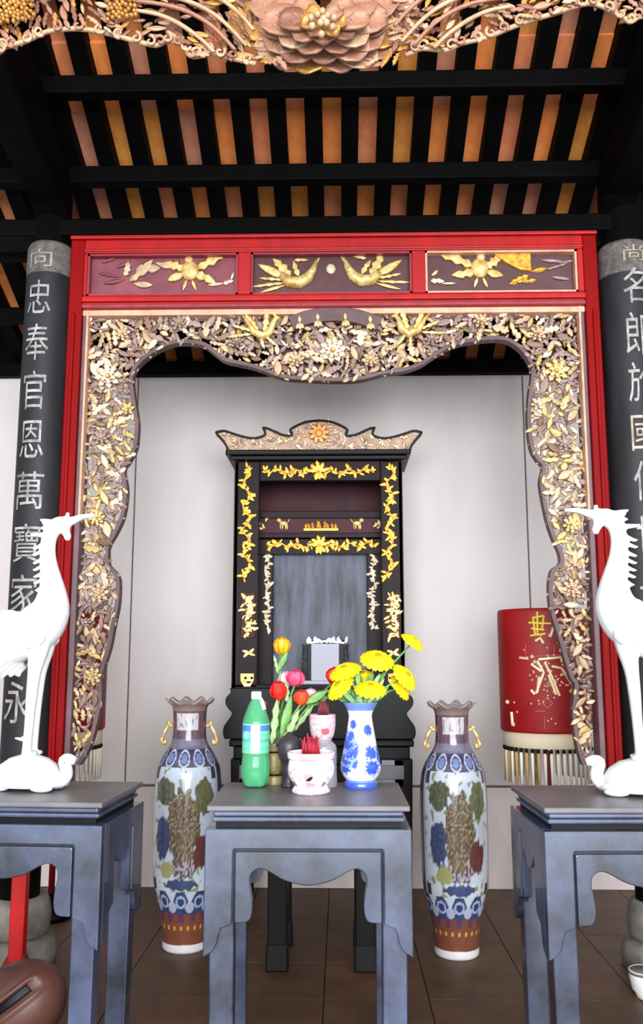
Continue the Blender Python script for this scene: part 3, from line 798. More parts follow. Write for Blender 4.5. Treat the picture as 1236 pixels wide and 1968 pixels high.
# ------------------------------------------------------------------ tables
DH = .46
TH, TW, TD = CAMH - DH, .62, .46
def build_table(name, label, loc, rz, TD=TD):
    t = thing(name, label, 'table', loc, rz)
    inv = ROOTINV[t]; fw = inv.inverted()
    s = TW / 388.0; Yf = 2.80
    Lx = lambda px: (px - 591) * s
    Lz = lambda py: TH + (P(591, py, Yf).z - P(591, 1545, Yf).z)
    def bl(b, nm, m, **kw):
        b.v = [fw @ v for v in b.v]; return b.build(nm, m, t, **kw)
    w2 = TW / 2; d2 = TD / 2
    z = Lz
    bl(MB().box(-w2, w2, -d2, d2, z(1556), TH), 'table_top', M_lactop, bevel=.004)
    bl(MB().box(-w2 + .018, w2 - .018, -d2 + .018, d2 - .018, z(1568), z(1556)), 'top_moulding', M_lac, bevel=.006)
    bl(MB().box(-w2 + .014, w2 - .014, -d2 + .014, d2 - .014, z(1578), z(1568.5)), 'waist_moulding', M_lac, bevel=.006)
    bl(MB().box(-w2 + .026, w2 - .026, -d2 + .026, d2 - .026, z(1589), z(1578)), 'waist', M_black)
    w2 += .003
    # outlines: half profiles mirrored
    groove = [(448, 1774), (448, 1632), (451, 1628), (731, 1628), (734, 1632), (734, 1774)]
    op = [(452, 1771), (476, 1767), (483, 1742), (479, 1706), (477, 1680), (483, 1667), (497, 1661), (515, 1667), (537, 1680), (563, 1689), (591, 1693),
          (619, 1689), (645, 1680), (667, 1667), (685, 1661), (699, 1667), (705, 1680), (703, 1706), (699, 1742), (706, 1767), (730, 1771)]
    opn = catmull(op, 3)
    step_l = [(448, 1773), (428, 1781), (423, 1796), (421, 1810), (412, 1826), (395, 1836)]
    def face(W, depth_sign, front):
        """apron frame (upside-down U with stepped feet) and its recessed spandrel, as outlines in local metres (u, z)"""
        f = W / 392.0
        U = lambda px: (px - 591) * f
        outer = [(U(395), z(1590)), (U(787), z(1590))]
        # keep the leg widths the same on the narrower sides
        def X(px):
            c = px - 591; e = 196 - abs(c)     # distance from the outer edge in pixels
            v = W / 2 - e * s if e < 62 else (W / 2 - 62 * s) * (abs(c) / 134.0)
            return v if c > 0 else -v
        frame = [(X(395), z(1590)), (X(787), z(1590)), (X(787), z(1836))] + [(X(1182 - a), z(b)) for a, b in step_l[::-1][1:]] + \
                [(X(a), z(b)) for a, b in groove[::-1][1:-1]] + [(X(a), z(b)) for a, b in step_l] 
        span = [(X(a), z(b)) for a, b in groove[1:-1]] + [(X(734), z(1771))] + [(X(a), z(b)) for a, b in opn[::-1]] + [(X(448), z(1771))]
        return frame, span, X
    fr, sp, X = face(2 * w2, 1, True)
    sh = 6.5 * s
    spf = [(x * (1 - sh / w2), zz - (sh if zz > z(1700) else 0) * .8) for x, zz in sp]
    bl(MB().prism(fr, -d2 - .003, -d2 + .034), 'front_apron', M_lac, bevel=.003)
    bl(MB().prism(spf, -d2 + .001, -d2 + .030), 'front_spandrel', M_lac, bevel=.003)
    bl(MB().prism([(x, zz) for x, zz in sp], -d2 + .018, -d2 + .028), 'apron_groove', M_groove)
    bl(MB().prism(fr, d2 - .034, d2 + .003), 'back_apron', M_lac, bevel=.003)
    bl(MB().prism(sp, d2 - .030, d2 - .001), 'back_spandrel', M_lac)
    frs, sps, Xs = face(TD - .07, 1, False)
    for sg in (-1, 1):
        xa, xb = sorted((sg * w2, sg * (w2 - .034)))
        bl(MB().prism_x(frs, xa, xb), 'side_apron', M_lac, bevel=.003)
        xa, xb = sorted((sg * (w2 - .004), sg * (w2 - .030)))
        bl(MB().prism_x(sps, xa, xb), 'side_spandrel', M_lac)
    for sx in (-1, 1):
        for sy in (-1, 1):
            b = MB(); zt_ = z(1600)
            x0, x1 = w2 - .012, w2 - .088; y0, y1 = d2 - .010, d2 - .082
            xb0, xb1 = w2 - .022, w2 - .092; yb0, yb1 = d2 - .018, d2 - .084
            lo = [(sx * xb1, sy * yb1, 0), (sx * xb0, sy * yb1, 0), (sx * xb0, sy * yb0, 0), (sx * xb1, sy * yb0, 0)]
            hi = [(sx * x1, sy * y1, zt_), (sx * x0, sy * y1, zt_), (sx * x0, sy * y0, zt_), (sx * x1, sy * y0, zt_)]
            if sx * sy < 0: lo = lo[::-1]; hi = hi[::-1]
            b.hexa(lo, hi); bl(b, 'leg', M_lac, bevel=.004)
    return t
def table_at(px_c, py, yf, td=TD):
    c = P(px_c, py, yf); return (c.x, yf + td / 2, 0)
build_table('altar_table', 'centre black lacquer table carrying the bottle, the incense pot and the flower vases', table_at(591, 1550, 2.80, .50), .0105, .50)
build_table('altar_table', 'left black lacquer table under the crane that faces right', table_at(19, 1545, 2.86), -.06)
build_table('altar_table', 'right black lacquer table under the crane that faces left', table_at(1239, 1552, 2.79), .03)

# ------------------------------------------------------------------ cranes on turtles
def build_cranes():
    S = 3.0 * 1.0 / 1700 * 1.0
    bx, by = 54, 1460
    V = lambda px, py, d=0.0: Vector(((px - bx) * S, d * S, (by - py) * S))
    b = MB()
    sp = [(112, 1002, 9, 8), (104, 1002, 15, 12), (92, 1005, 18, 14), (79, 1017, 17, 14), (73, 1035, 16, 14), (72, 1058, 16, 14), (75, 1085, 18, 16), (82, 1115, 22, 20),
          (86, 1145, 30, 27), (84, 1175, 40, 36), (70, 1200, 47, 42), (48, 1222, 47, 44), (18, 1242, 41, 40), (-12, 1260, 33, 32), (-45, 1278, 22, 22), (-80, 1298, 8, 14)]
    cs = catmull(sp, 3)
    b.tube([V(q[0], q[1]) for q in cs], [q[2] * S for q in cs], 20, [q[3] * S for q in cs], side=(0, 1, 0))
    b.ell(V(103, 1003), (18 * S, 14 * S, 17 * S), None, 14, 8); b.ell(V(110, 1018), (9 * S, 8 * S, 12 * S), None, 12, 8)
    bk = catmull([(108, 1000, 11), (124, 996, 9), (140, 990, 6.5), (156, 987, 5), (172, 987, 3.4)], 3)
    b.tube([V(q[0], q[1]) for q in bk], [q[2] * S for q in bk], 10)
    b.tube([V(110, 996), V(112, 984), V(112, 979)], [3 * S, 4 * S, 4.5 * S], 8)
    b.ell(V(114, 1028), (8 * S, 6 * S, 10 * S), None, 10, 6)
    for a, c, r in (((90, 998), (56, 994), 7), ((86, 1004), (62, 1002), 6), ((84, 1010), (58, 1011), 7), ((78, 1024), (36, 1024), 8), ((66, 1040), (43, 1053), 6.5), ((64, 1054), (43, 1066), 6),
                    ((66, 1070), (45, 1083), 6), ((67, 1084), (46, 1097), 6), ((69, 1098), (48, 1111), 6), ((71, 1110), (49, 1124), 6), ((73, 1122), (53, 1139), 6)):
        m = ((a[0] + c[0]) / 2, (a[1] + c[1]) / 2)
        b.tube([V(*a), V(*m), V(c[0] - 1, c[1] - 1), V(c[0] - 6, c[1] - 2)], [r * S, r * .72 * S, 3.4 * S, 1.8 * S], 8)
    for sgn in (-1, 1):
        d = 10 * sgn
        lg = catmull([(70, 1228, 26), (67, 1262, 20), (62, 1300, 13.5), (59, 1340, 11.5), (57, 1390, 9.5), (55, 1440, 9), (54, 1466, 10)], 3)
        b.tube([V(q[0], q[1], d * (1 + .3 * (i / 18))) for i, q in enumerate(lg)], [q[2] * S for q in lg], 12)
        b.tube([V(54, 1432, d), V(40, 1431, d * 1.2), V(28, 1429, d * 1.3)], [4.5 * S, 4 * S, 2.2 * S], 8)
        for dx, dy in ((18, 4), (14, -8), (15, 14)):
            b.tube([V(54, 1458, d), V(54 + dx, 1459, d + dy)], [6 * S, 4 * S], 8)
        # folded wing and its long feathers
        rot = Matrix.Rotation(.48, 3, 'Y')
        b.ell(V(30, 1216, 32 * sgn), (66 * S, 12 * S, 34 * S), Matrix.Rotation(.36, 3, 'Y') , 16, 8)
        for i in range(5):
            b.tube([V(10 - 6 * i, 1206 + 14 * i, 34 * sgn), V(-30 - 5 * i, 1232 + 13 * i, 28 * sgn), V(-74 + 9 * i, 1268 + 10 * i, 18 * sgn)], [9 * S, 10 * S, 3 * S], 8, [5 * S, 6 * S, 3 * S], side=(0, 1, 0))
    for i in range(5):
        b.tube([V(22, 1262 + 6 * i, (i - 2) * 9), V(-18 + 6 * i, 1290 + 4 * i, (i - 2) * 9), V(-48 + 16 * i, 1318 - i * 2, (i - 2) * 8)], [10 * S, 9 * S, 3 * S], 8)
    me = bpy.data.meshes.new('body'); me.from_pydata([tuple(v) for v in b.v], [], b.f); me.update()
    o = bpy.data.objects.new('body', me); col.objects.link(o)
    md = o.modifiers.new('r', 'REMESH'); md.mode = 'VOXEL'; md.voxel_size = .004
    ms = o.modifiers.new('s', 'SMOOTH'); ms.factor = .5; ms.iterations = 2
    dg = bpy.context.evaluated_depsgraph_get()
    m2 = bpy.data.meshes.new_from_object(o.evaluated_get(dg))
    bpy.data.objects.remove(o)
    m2.name = 'body'; m2.materials.clear(); m2.materials.append(M_white); m2.polygons.foreach_set('use_smooth', [True] * len(m2.polygons))
    def statue(label, loc, rz, sc_, flip):
        t = thing('crane_statue', label, 'statue', loc, rz)
        t.scale = (sc_,) * 3
        inv0 = ROOTINV.pop(t); ROOTINV[t] = Matrix.Identity(4)
        bo = bpy.data.objects.new('body', m2); col.objects.link(bo); bo.parent = t; bo.location = (0, 0, 68 * S)
        T = lambda px, py, d=0.0: Vector(((px - bx) * S, d * S, (1524 - py) * S))
        q = MB()
        q.lathe([(70 * S, (1524 - 1506) * S), (72 * S, 20 * S), (70 * S, 30 * S), (58 * S, 48 * S), (40 * S, 60 * S), (16 * S, 67 * S), (4 * S, 68 * S)], 32, (0, 0, 0), None,
                lambda r, z, th: r * (1 - .34 * abs(math.cos(th)) ** 1.5))
        sh_ = q.build('turtle_shell', M_white, t, smooth=True)
        q = MB()
        q.lathe([(60 * S, 6 * S), (76 * S, 8 * S), (80 * S, 13 * S), (74 * S, 20 * S)], 32, (0, 0, 0), None, lambda r, z, th: r * (1 - .36 * abs(math.cos(th)) ** 1.5)).build('shell_rim', M_white, t, parent=sh_, smooth=True)
        q = MB(); nk = catmull([(104, 1506, 16), (122, 1505, 15), (134, 1494, 13), (132, 1478, 12), (130, 1468, 13), (140, 1465, 11), (152, 1468, 7)], 3)
        q.tube([T(a[0], a[1]) for a in nk], [a[2] * S for a in nk], 12); q.ell(T(133, 1467), (14 * S, 12 * S, 11 * S), None, 12, 8)
        q.build('turtle_head', M_white, t, smooth=True)
        for dx in (-44, 46):
            for dy in (-34, 34):
                MB().ell(Vector((dx * S, dy * S, 8 * S)), (24 * S, 14 * S, 8 * S), None, 12, 6).build('turtle_foot', M_white, t, smooth=True)
        MB().tube([Vector((-66 * S, 0, 12 * S)), Vector((-86 * S, 0, 8 * S)), Vector((-100 * S, 0, 5 * S))], [9 * S, 6 * S, 3 * S], 8).build('turtle_tail', M_white, t, smooth=True)
        return t
    statue('white crane statue on a turtle, on the left table, its beak pointing right', (P(54, 1500, 3.11).x, 3.11, TH), -.16, .985, 1)
    statue('white crane statue on a turtle, on the right table, its beak pointing left', (P(1234, 1500, 3.03).x, 3.03, TH), PI - .27, 1.0, -1)
build_cranes()

# ------------------------------------------------------------------ shrine cabinet at the back
def garland(b, x0, x1, yc, Y, amp, k, seed, hang=0.0, dens=7):
    """gilt scroll running from pixel x0 to x1 along yc"""
    rr = random.Random(seed); n = int(abs(x1 - x0) / 5); path = []
    for i in range(n + 1):
        tt = i / n; x = x0 + (x1 - x0) * tt
        path.append(P(x, yc + amp * math.sin(tt * PI * (abs(x1 - x0) / 17)) + hang * math.sin(tt * PI), Y))
    b.tube(path, 2.1 * k, 5)
    for i, p in enumerate(path):
        for j in range(2):
            a = rr.uniform(0, 2 * PI); L = rr.uniform(8, 13) * k
            b.leaf(leafM(p, L, L * .72, a, 0, .014), rr.randrange(3))
def vgarland(b, y0, y1, xc, Y, amp, k, seed):
    rr = random.Random(seed); n = int(abs(y1 - y0) / 5); path = []
    for i in range(n + 1):
        tt = i / n; y = y0 + (y1 - y0) * tt
        path.append(P(xc + amp * math.sin(tt * PI * (abs(y1 - y0) / 22)), y, Y))
    b.tube(path, 1.7 * k, 5)
    for p in path:
        for j in range(2):
            a = rr.uniform(0, 2 * PI); L = rr.uniform(8, 14) * k
            b.leaf(leafM(p, L, L * .7, a, 0, .014), rr.randrange(3))
def build_shrine():
    Y = 4.75
    zalt = P(615, 1422, 4.66).z
    X = lambda px, Yy=Y: P(px, 1100, Yy).x
    Z = lambda py, Yy=Y: P(612, py, Yy).z
    k = K(612, 1000, Y)
    # altar bench underneath
    a = thing('altar_bench', 'long black altar bench supporting the gilt shrine cabinet by the back wall', 'altar', (X(617), 4.9, 0))
    x0, x1 = P(440, 1430, 4.66).x, P(796, 1430, 4.66).x
    MB().box(x0, x1, 4.66, 5.19, zalt - .035, zalt).build('bench_top', M_black, a, bevel=.008)
    MB().box(x0 + .02, x1 - .02, 4.69, 5.17, zalt - .10, zalt - .035).build('frieze', M_black, a, bevel=.006)
    MB().box(x0 + .05, x1 - .05, 4.70, 4.73, zalt - .24, zalt - .10).build('front_apron', M_lac, a, bevel=.006)
    for px in (0, 1, 2):
        xx = x0 + .14 + px * (x1 - x0 - .28) / 2
        MB().box(xx - .09, xx + .09, 4.693, 4.70, zalt - .20, zalt - .13).build('apron_plaque', M_lactop, a, bevel=.004)
    for xx in (x0 + .055, x1 - .055):
        for yy in (4.73, 5.13):
            b = MB(); b.hexa([(xx - .035, yy - .03, 0), (xx + .035, yy - .03, 0), (xx + .035, yy + .03, 0), (xx - .035, yy + .03, 0)],
                             [(xx - .05, yy - .03, zalt - .1), (xx + .05, yy - .03, zalt - .1), (xx + .05, yy + .03, zalt - .1), (xx - .05, yy + .03, zalt - .1)])
            b.build('leg', M_black, a, bevel=.006)
    # shrine
    t = thing('shrine_cabinet', 'tall dark wooden shrine cabinet with gilt carving and a curly crest, against the white wall', 'shrine', (X(612), 4.95, zalt))
    # base: stepped and lobed
    prof = [(447, 1322), (449, 1330), (441, 1340), (440, 1352), (446, 1362), (452, 1370), (446, 1382), (438, 1394), (436, 1408), (440, 1421)]
    left = [(X(a_), Z(b_)) for a_, b_ in catmull(prof, 3)]
    cxm = X(612)
    right = [(2 * cxm - x + X(4) - X(0), z) for x, z in left]
    bot = [(x, max(z, zalt)) for x, z in left + right[::-1]]
    MB().prism(bot, 4.70, 5.14).build('lobed_base', M_black, t, bevel=.004)
    zb = Z(1322); zc = Z(886)
    xL, xR = X(448), X(776)
    MB().box(xL, xL + .02, Y, 5.14, zb, zc).build('side_panel', M_shrine, t); MB().box(xR - .02, xR, Y, 5.14, zb, zc).build('side_panel', M_shrine, t)
    MB().box(xL, xR, 5.11, 5.14, zb, zc).build('back_panel', M_shrineback, t)
    MB().box(xL, xR, Y, 5.14, zb - .004, zb + .015).build('cabinet_floor', M_shrine, t)
    for a_, b_ in ((448, 497), (733, 776)):
        MB().box(X(a_), X(b_), Y, Y + .035, zb, zc).build('front_post', M_shrine, t, bevel=.005)
    MB().box(X(497), X(733), Y, Y + .035, Z(924), zc).build('top_board', M_shrine, t, bevel=.004)
    # cornice and crest
    MB().box(X(440), X(785), 4.71, 5.16, Z(886), Z(878)).build('cornice', M_black, t, bevel=.005)
    MB().box(X(432), X(792), 4.69, 5.18, Z(878), Z(868)).build('cornice', M_black, t, bevel=.006)
    half = [(613, 807), (588, 810), (566, 819), (556, 827), (560, 836), (545, 835), (528, 828), (514, 822), (504, 822), (508, 832), (505, 837), (490, 841), (472, 839), (448, 832), (432, 827), (418, 829), (414, 833), (424, 845), (433, 857), (436, 868)]
    hs = catmull(half, 3)
    out = hs[::-1] + [(1226 - x, y) for x, y in hs[1:]]
    YC = 4.72
    pl = [(P(x, y, YC).x, P(x, y, YC).z) for x, y in out]
    cr = MB().prism(pl, YC, YC + .03).build('crest', mat('crest_ground', (.74, .62, .52), .55, rgb2=(.58, .46, .38), scale=25), t)
    ribbon(MB(), pl, 4.0 * k, YC - .014, YC + .034, inner=-1).build('crest_border', M_black, t, parent=cr)
    ins = [(x, y) for x, y in out]
    for ms in range(4):
        b = MB()
        for x, y in scatter(ins, 8, 5, 3000):
            if R.random() < (.30 if ms else .45):
                L = R.uniform(7, 13) * k; b.leaf(leafM(P(x, y, YC - .004), L, L * .6, R.uniform(0, 6.28), 0, .012), R.randrange(3))
        b.build('crest_carving', [GOLDS[0], GOLDS[3], GOLDS[2], M_goldpale][ms], t, parent=cr, smooth=True, kind='stuff')
    b = MB()
    for i in range(9):
        an = 2 * PI * i / 9; b.leaf(leafM(P(613, 832, YC - .012), 21 * k, 15 * k, an, 0, .02), 1)
    b.ell(P(613, 832, YC - .025), (8 * k, .01, 8 * k)); b.build('crest_flower', mat('orange_gilding', (.86, .60, .34), .5, .2), t, parent=cr, smooth=True)
    for i in range(26):
        x = 436 + 352 * (i + .5) / 26
        MB().ell(P(x, 867, YC - .006), (6 * k, .008, 3 * k), None, 8, 4).build('crest_bead', M_shrine, t, parent=cr, smooth=True)
    # inner stage
    Y2 = 4.86
    MB().box(P(497, 1000, Y2).x - .03, P(733, 1000, Y2).x + .03, Y2, Y2 + .02, Z(996, Y2), Z(982, Y2)).build('inner_ledge', M_shrine, t, bevel=.004)
    MB().box(P(486, 1000, Y2).x, P(740, 1000, Y2).x, Y2 + .01, Y2 + .03, Z(1036, Y2), Z(996, Y2)).build('frieze_board', M_shrineback, t)
    MB().box(P(486, 1000, Y2).x, P(740, 1000, Y2).x, Y2 - .004, Y2 + .02, Z(1034, Y2), Z(1024, Y2)).build('inner_rail', M_shrine, t, bevel=.004)
    MB().box(P(486, 1000, Y2).x, P(740, 1000, Y2).x, Y2 + .01, Y2 + .03, Z(1064, Y2), Z(1034, Y2)).build('inner_top_board', M_shrine, t)
    MB().box(P(490, 1000, Y2).x, P(740, 1000, Y2).x, Y2 + .05, 5.11, Z(988, Y2), Z(980, Y2)).build('inner_shelf', M_shrine, t)
    for a_, b_ in ((490, 524), (706, 740)):
        MB().box(P(a_, 1200, Y2).x, P(b_, 1200, Y2).x, Y2 + .012, Y2 + .032, zb, Z(1064, Y2)).build('inner_post', M_shrine, t, bevel=.004)
    MB().box(P(515, 1200, 4.93).x, P(716, 1200, 4.93).x, 4.93, 4.95, zb, Z(1050, 4.93)).build('rear_screen', M_curtain, t)
    # gilding
    yf = Y - .006
    for nm, m, fn in (
        ('top_garland', M_gold, lambda b: (garland(b, 508, 716, 904, yf, 4, k, 1, 3), [b.leaf(leafM(P(612, 906, yf - .012), L * k, W * k, math.radians(d), 0, .02), 1) for L, W, d in ((22, 14, 90), (20, 14, 50), (20, 14, 130), (24, 12, 10), (24, 12, 170), (18, 14, -60), (18, 14, -120), (16, 12, -90))])),
        ('inner_garland', M_gold, lambda b: (garland(b, 512, 720, 1046, Y2 + .004, 4, k, 2, 3), [b.leaf(leafM(P(614, 1048, Y2 - .008), L * k, W * k, math.radians(d), 0, .02), 1) for L, W, d in ((20, 14, 90), (20, 14, 50), (20, 14, 130), (24, 12, 10), (24, 12, 170), (18, 14, -60), (18, 14, -120), (18, 12, -90))])),
        ('left_vine', M_gold, lambda b: vgarland(b, 898, 1112, 474, yf, 7, k, 3)), ('right_vine', M_gold, lambda b: vgarland(b, 898, 1112, 749, yf, 7, k, 4)),
        ('inner_left_vine', GOLDS[3], lambda b: vgarland(b, 1066, 1208, 514, Y2 + .006, 3, k * .8, 5)), ('inner_right_vine', GOLDS[3], lambda b: vgarland(b, 1066, 1208, 717, Y2 + .006, 3, k * .8, 6))):
        b = MB(); fn(b); b.build(nm, m, t, smooth=True)
    def cluster(name, x0, x1, y0, y1, Yy, m, n, L0=9):
        b = MB()
        for i in range(n):
            x = R.uniform(x0, x1); y = R.uniform(y0, y1); L = R.uniform(L0 * .7, L0 * 1.3) * k
            b.leaf(leafM(P(x, y, Yy), L, L * .6, R.uniform(0, 6.28), 0, .012), R.randrange(3))
        return b.build(name, m, t, smooth=True)
    for xc in (478, 756):
        MB().box(X(xc - 14), X(xc + 14), Y - .006, Y, Z(1226), Z(1138)).build('plaque', M_shrineback, t, bevel=.003)
        cluster('plaque_carving', xc - 9, xc + 9, 1144, 1222, Y - .008, M_goldpale, 60, 11)
        b = MB()
        for d in (30, -30, 150, 210): b.leaf(leafM(P(xc, 1255, Y - .006), 13 * k, 9 * k, math.radians(d), 0, .014), 1)
        b.build('bow_relief', M_goldpale, t, smooth=True)
        o = MB().prism([(X(xc - 13), Z(1294)), (X(xc + 13), Z(1294)), (X(xc + 13), Z(1308)), (X(xc + 6), Z(1320)), (X(xc - 6), Z(1320)), (X(xc - 13), Z(1308))], Y - .014, Y).build('mask_plaque', M_goldpale, t, bevel=.003)
        b = MB()
        for dx in (-6, 6): b.ell(P(xc + dx, 1303, Y - .014), (3 * k, .005, 2.4 * k), None, 8, 4)
        b.ell(P(xc, 1311, Y - .014), (5 * k, .005, 2 * k), None, 8, 4)
        b.build('mask_features', M_shrine, t, parent=o)
    # frieze figures: pot with flowers, standing beasts, corner sprays
    b = MB(); b.box(P(584, 1000, Y2).x, P(650, 1000, Y2).x, Y2 - .008, Y2 + .01, Z(1020, Y2), Z(1016, Y2))
    for i in range(9):
        b.leaf(leafM(P(588 + i * 7.2, 1016, Y2 - .002), (10 + 8 * math.exp(-((i - 4) / 2.0) ** 2)) * k, 7 * k, PI / 2 + R.uniform(-.4, .4), 0, .014), i % 3)
    b.build('altar_relief', M_gold, t, smooth=False)
    for x, s in ((545, -1), (686, 1)):
        b = MB(); b.ell(P(x, 1006, Y2), (9 * k, .012, 5 * k)); b.ell(P(x + s * 9, 1000, Y2), (5 * k, .01, 4.5 * k))
        for dx in (-6, -2, 4, 7): b.tube([P(x + dx, 1008, Y2), P(x + dx, 1018, Y2)], [2 * k, 1.4 * k], 5)
        b.tube([P(x - s * 8, 1004, Y2), P(x - s * 12, 997, Y2)], [1.6 * k, 1 * k], 5)
        b.build('beast_relief', M_goldpale, t, smooth=True)
    cluster('corner_spray', 488, 512, 1000, 1016, Y2 + .004, M_goldpale, 12); cluster('corner_spray', 722, 738, 1000, 1016, Y2 + .004, M_goldpale, 10)
    # ancestral tablet standing inside
    ty = 4.84
    tz = zb + .016
    tb = thing('ancestral_tablet', 'pale grey upright tablet with white openwork top standing inside the shrine', 'tablet', (X(628), ty, tz))
    g = lambda px, py: P(px, py, ty)
    MB().box(g(578, 1300).x, g(670, 1300).x, ty - .04, ty + .04, tz, tz + .02).build('tablet_base', M_tablet, tb, bevel=.004)
    MB().box(g(590, 1300).x, g(662, 1300).x, ty + .002, ty + .02, tz + .02, g(628, 1230).z).build('tablet_frame', M_black, tb, bevel=.003)
    MB().box(g(598, 1300).x, g(652, 1300).x, ty - .012, ty + .004, g(628, 1309).z, g(628, 1237).z).build('tablet_face', M_tablet, tb, bevel=.003)
    b = MB()
    for i in range(11):
        x = 590 + 7.4 * i; b.leaf(leafM(P(x, 1236, ty - .012), 13 * k, 8 * k, PI / 2 + R.uniform(-.9, .9), 0, .014), i % 3)
    b.tube([P(590, 1236, ty - .01), P(628, 1232, ty - .01), P(662, 1236, ty - .01)], 2.4 * k, 6)
    b.build('openwork_top', M_cap, tb, smooth=True)
    b = MB()
    for sx in (582, 668):
        for i in range(8): b.ell(P(sx + R.uniform(-4, 4), 1240 + 9 * i, ty + .008), (2.2 * k, .005, 2.2 * k), None, 6, 4)
    b.tube([P(585, 1240, ty + .012), P(580, 1275, ty + .012), P(586, 1312, ty + .012)], 2 * k, 5); b.tube([P(666, 1240, ty + .012), P(671, 1275, ty + .012), P(664, 1312, ty + .012)], 2 * k, 5)
    b.build('side_scrolls', M_darkpot, tb, smooth=True, kind='stuff')
build_shrine()

# small black stand in front of the altar, seen through the centre table
def build_stand():
    Y = 3.90
    xa, xb = P(508, 1700, Y).x, P(727, 1700, Y).x
    t = thing('offering_stand', 'small black four-legged stand seen between the legs of the centre table', 'stand', ((xa + xb) / 2, Y + .2, 0))
    zt = .86
    MB().box(xa - .02, xb + .02, Y - .02, Y + .42, zt - .03, zt).build('stand_top', M_black, t, bevel=.006)
    MB().box(xa + .01, xb - .01, Y + .01, Y + .03, zt - .2, zt - .03).build('front_apron', M_black, t, bevel=.004)
    for sx, x in ((1, xa), (-1, xb)):
        for yy in (Y, Y + .33):
            b = MB(); x0, x1 = sorted((x + sx * .012, x + sx * .098)); c = (x0 + x1) / 2
            b.hexa([(c - .040, yy, .10), (c + .040, yy, .10), (c + .040, yy + .07, .10), (c - .040, yy + .07, .10)], [(x0, yy, zt - .03), (x1, yy, zt - .03), (x1, yy + .07, zt - .03), (x0, yy + .07, zt - .03)])
            l = b.build('leg', M_black, t, bevel=.005)
            MB().hexa([(x0 - .004, yy - .006, 0), (x1 + .004, yy - .006, 0), (x1 + .004, yy + .076, 0), (x0 - .004, yy + .076, 0)], [(c - .044, yy, .105), (c + .044, yy, .105), (c + .044, yy + .07, .105), (c - .044, yy + .07, .105)]).build('foot', M_black, t, parent=l, bevel=.006)
build_stand()

# ------------------------------------------------------------------ tall painted floor vases
def vase_color(seed, H):
    rr = random.Random(seed)
    def blob(th, z, c, zc, rt, rz):
        n = noise.noise(Vector((th * 9 + seed, z * 30, 1))) * .55
        return ((th - c) / rt) ** 2 + ((z - zc) / rz) ** 2 < 1 + n
    def f(th, z):
        q = z / H
        n1 = noise.noise(Vector((th * 7 + seed * 3, q * 34, 5))); n2 = noise.noise(Vector((th * 16, q * 70, seed)))
        if q < .035: return (.86, .84, .84)
        if q < .155:
            if abs(q - .10) < .010 and math.cos(th * 22) > .55: return (.80, .58, .30)
            if q > .125 and math.cos(th * 14) > .2: return (.34, .22, .32)
            return (.46 + .07 * n1, .27, .20)
        if q < .25:
            u = th / .62; d = abs(u - round(u)); r0 = math.hypot(d * .62 * .9, (q - .205) * 6)
            arch = .205 + .045 * math.cos(min(1, d * 2) * PI / 2 * 1.2)
            if q > arch + .006 and d > .22: return (.74, .78, .82)
            if .10 < r0 < .16: return (.62, .68, .80)
            ca = math.hypot((abs(u - math.floor(u) - .5)) * .62 * .9, (q - .185) * 6)
            if ca < .14: return (.66, .68, .74)
            return (.22 + .08 * n2, .26 + .08 * n2, .41 + .10 * n2)
        if q < .73:
            if abs(th) < 1.12 and not (abs(th) > .92 and (q < .29 or q > .68)):
                if q < .30:
                    if blob(th, q, 0, .275, .5, .022): return (.25, .30, .44)
                    return (.78, .80, .84) if n1 < .18 else (.52, .58, .38)
                if blob(th, q, -.58, .64, .36, .055): return (.33 + .12 * n2, .34 + .12 * n2, .27 + .08 * n2)
                if blob(th, q, .66, .62, .30, .07): return (.38 + .12 * n2, .39 + .12 * n2, .27)
                if blob(th, q, -.62, .45, .26, .085): return (.25 + .12 * n2, .29 + .1 * n2, .42 + .1 * n2)
                if blob(th, q, .60, .40, .26, .06): return (.38 + .10 * n2, .22 + .05 * n2, .21)
                if blob(th, q, -.45, .33, .24, .035): return (.60, .60, .40)
                if blob(th, q, .05, .50, .50, .15):
                    n3 = noise.noise(Vector((th * 26, q * 120, seed + 4)))
                    if n3 > .22: return (.64, .57, .48)
                    if n3 < -.22: return (.30, .25, .22)
                    return (.42 + .12 * n1 + .06 * n2, .36 + .08 * n1 + .05 * n2, .27 + .05 * n2)
                if blob(th, q, .05, .35, .42, .05): return (.70, .64, .66) if n2 > 0 else (.30, .28, .32)
                if n1 > .34: return (.50, .54, .36)
                return (.74, .78, .83)
            if abs(abs(th) - 1.16) < .05: return (.70, .70, .66)
            return (.22 + .14 * max(0, n2), .22 + .10 * max(0, n2), .34)
        if q < .80:
            u = th / .55; d = abs(u - round(u)); r0 = math.hypot(d * .55, (q - .765) * 6)
            if r0 < .12: return (.42, .50, .68)
            if .16 < r0 < .21: return (.70, .70, .76)
            return (.24 + .10 * n2, .25 + .08 * n2, .36)
        if q < .84: return (.42 + .06 * n1, .41, .48)
        if q < .87: return (.36, .26 + .04 * n1, .31)
        if q < .955:
            if abs(th) < .72 and .875 < q < .945:
                return (.74, .72, .72) if n1 < .25 else (.52, .52, .58)
            return (.38 + .10 * n2, .28, .31)
        if q < .985: return (.50 + .12 * n2, .42, .40)
        return (.62 + .08 * n1, .55, .54)
    return f
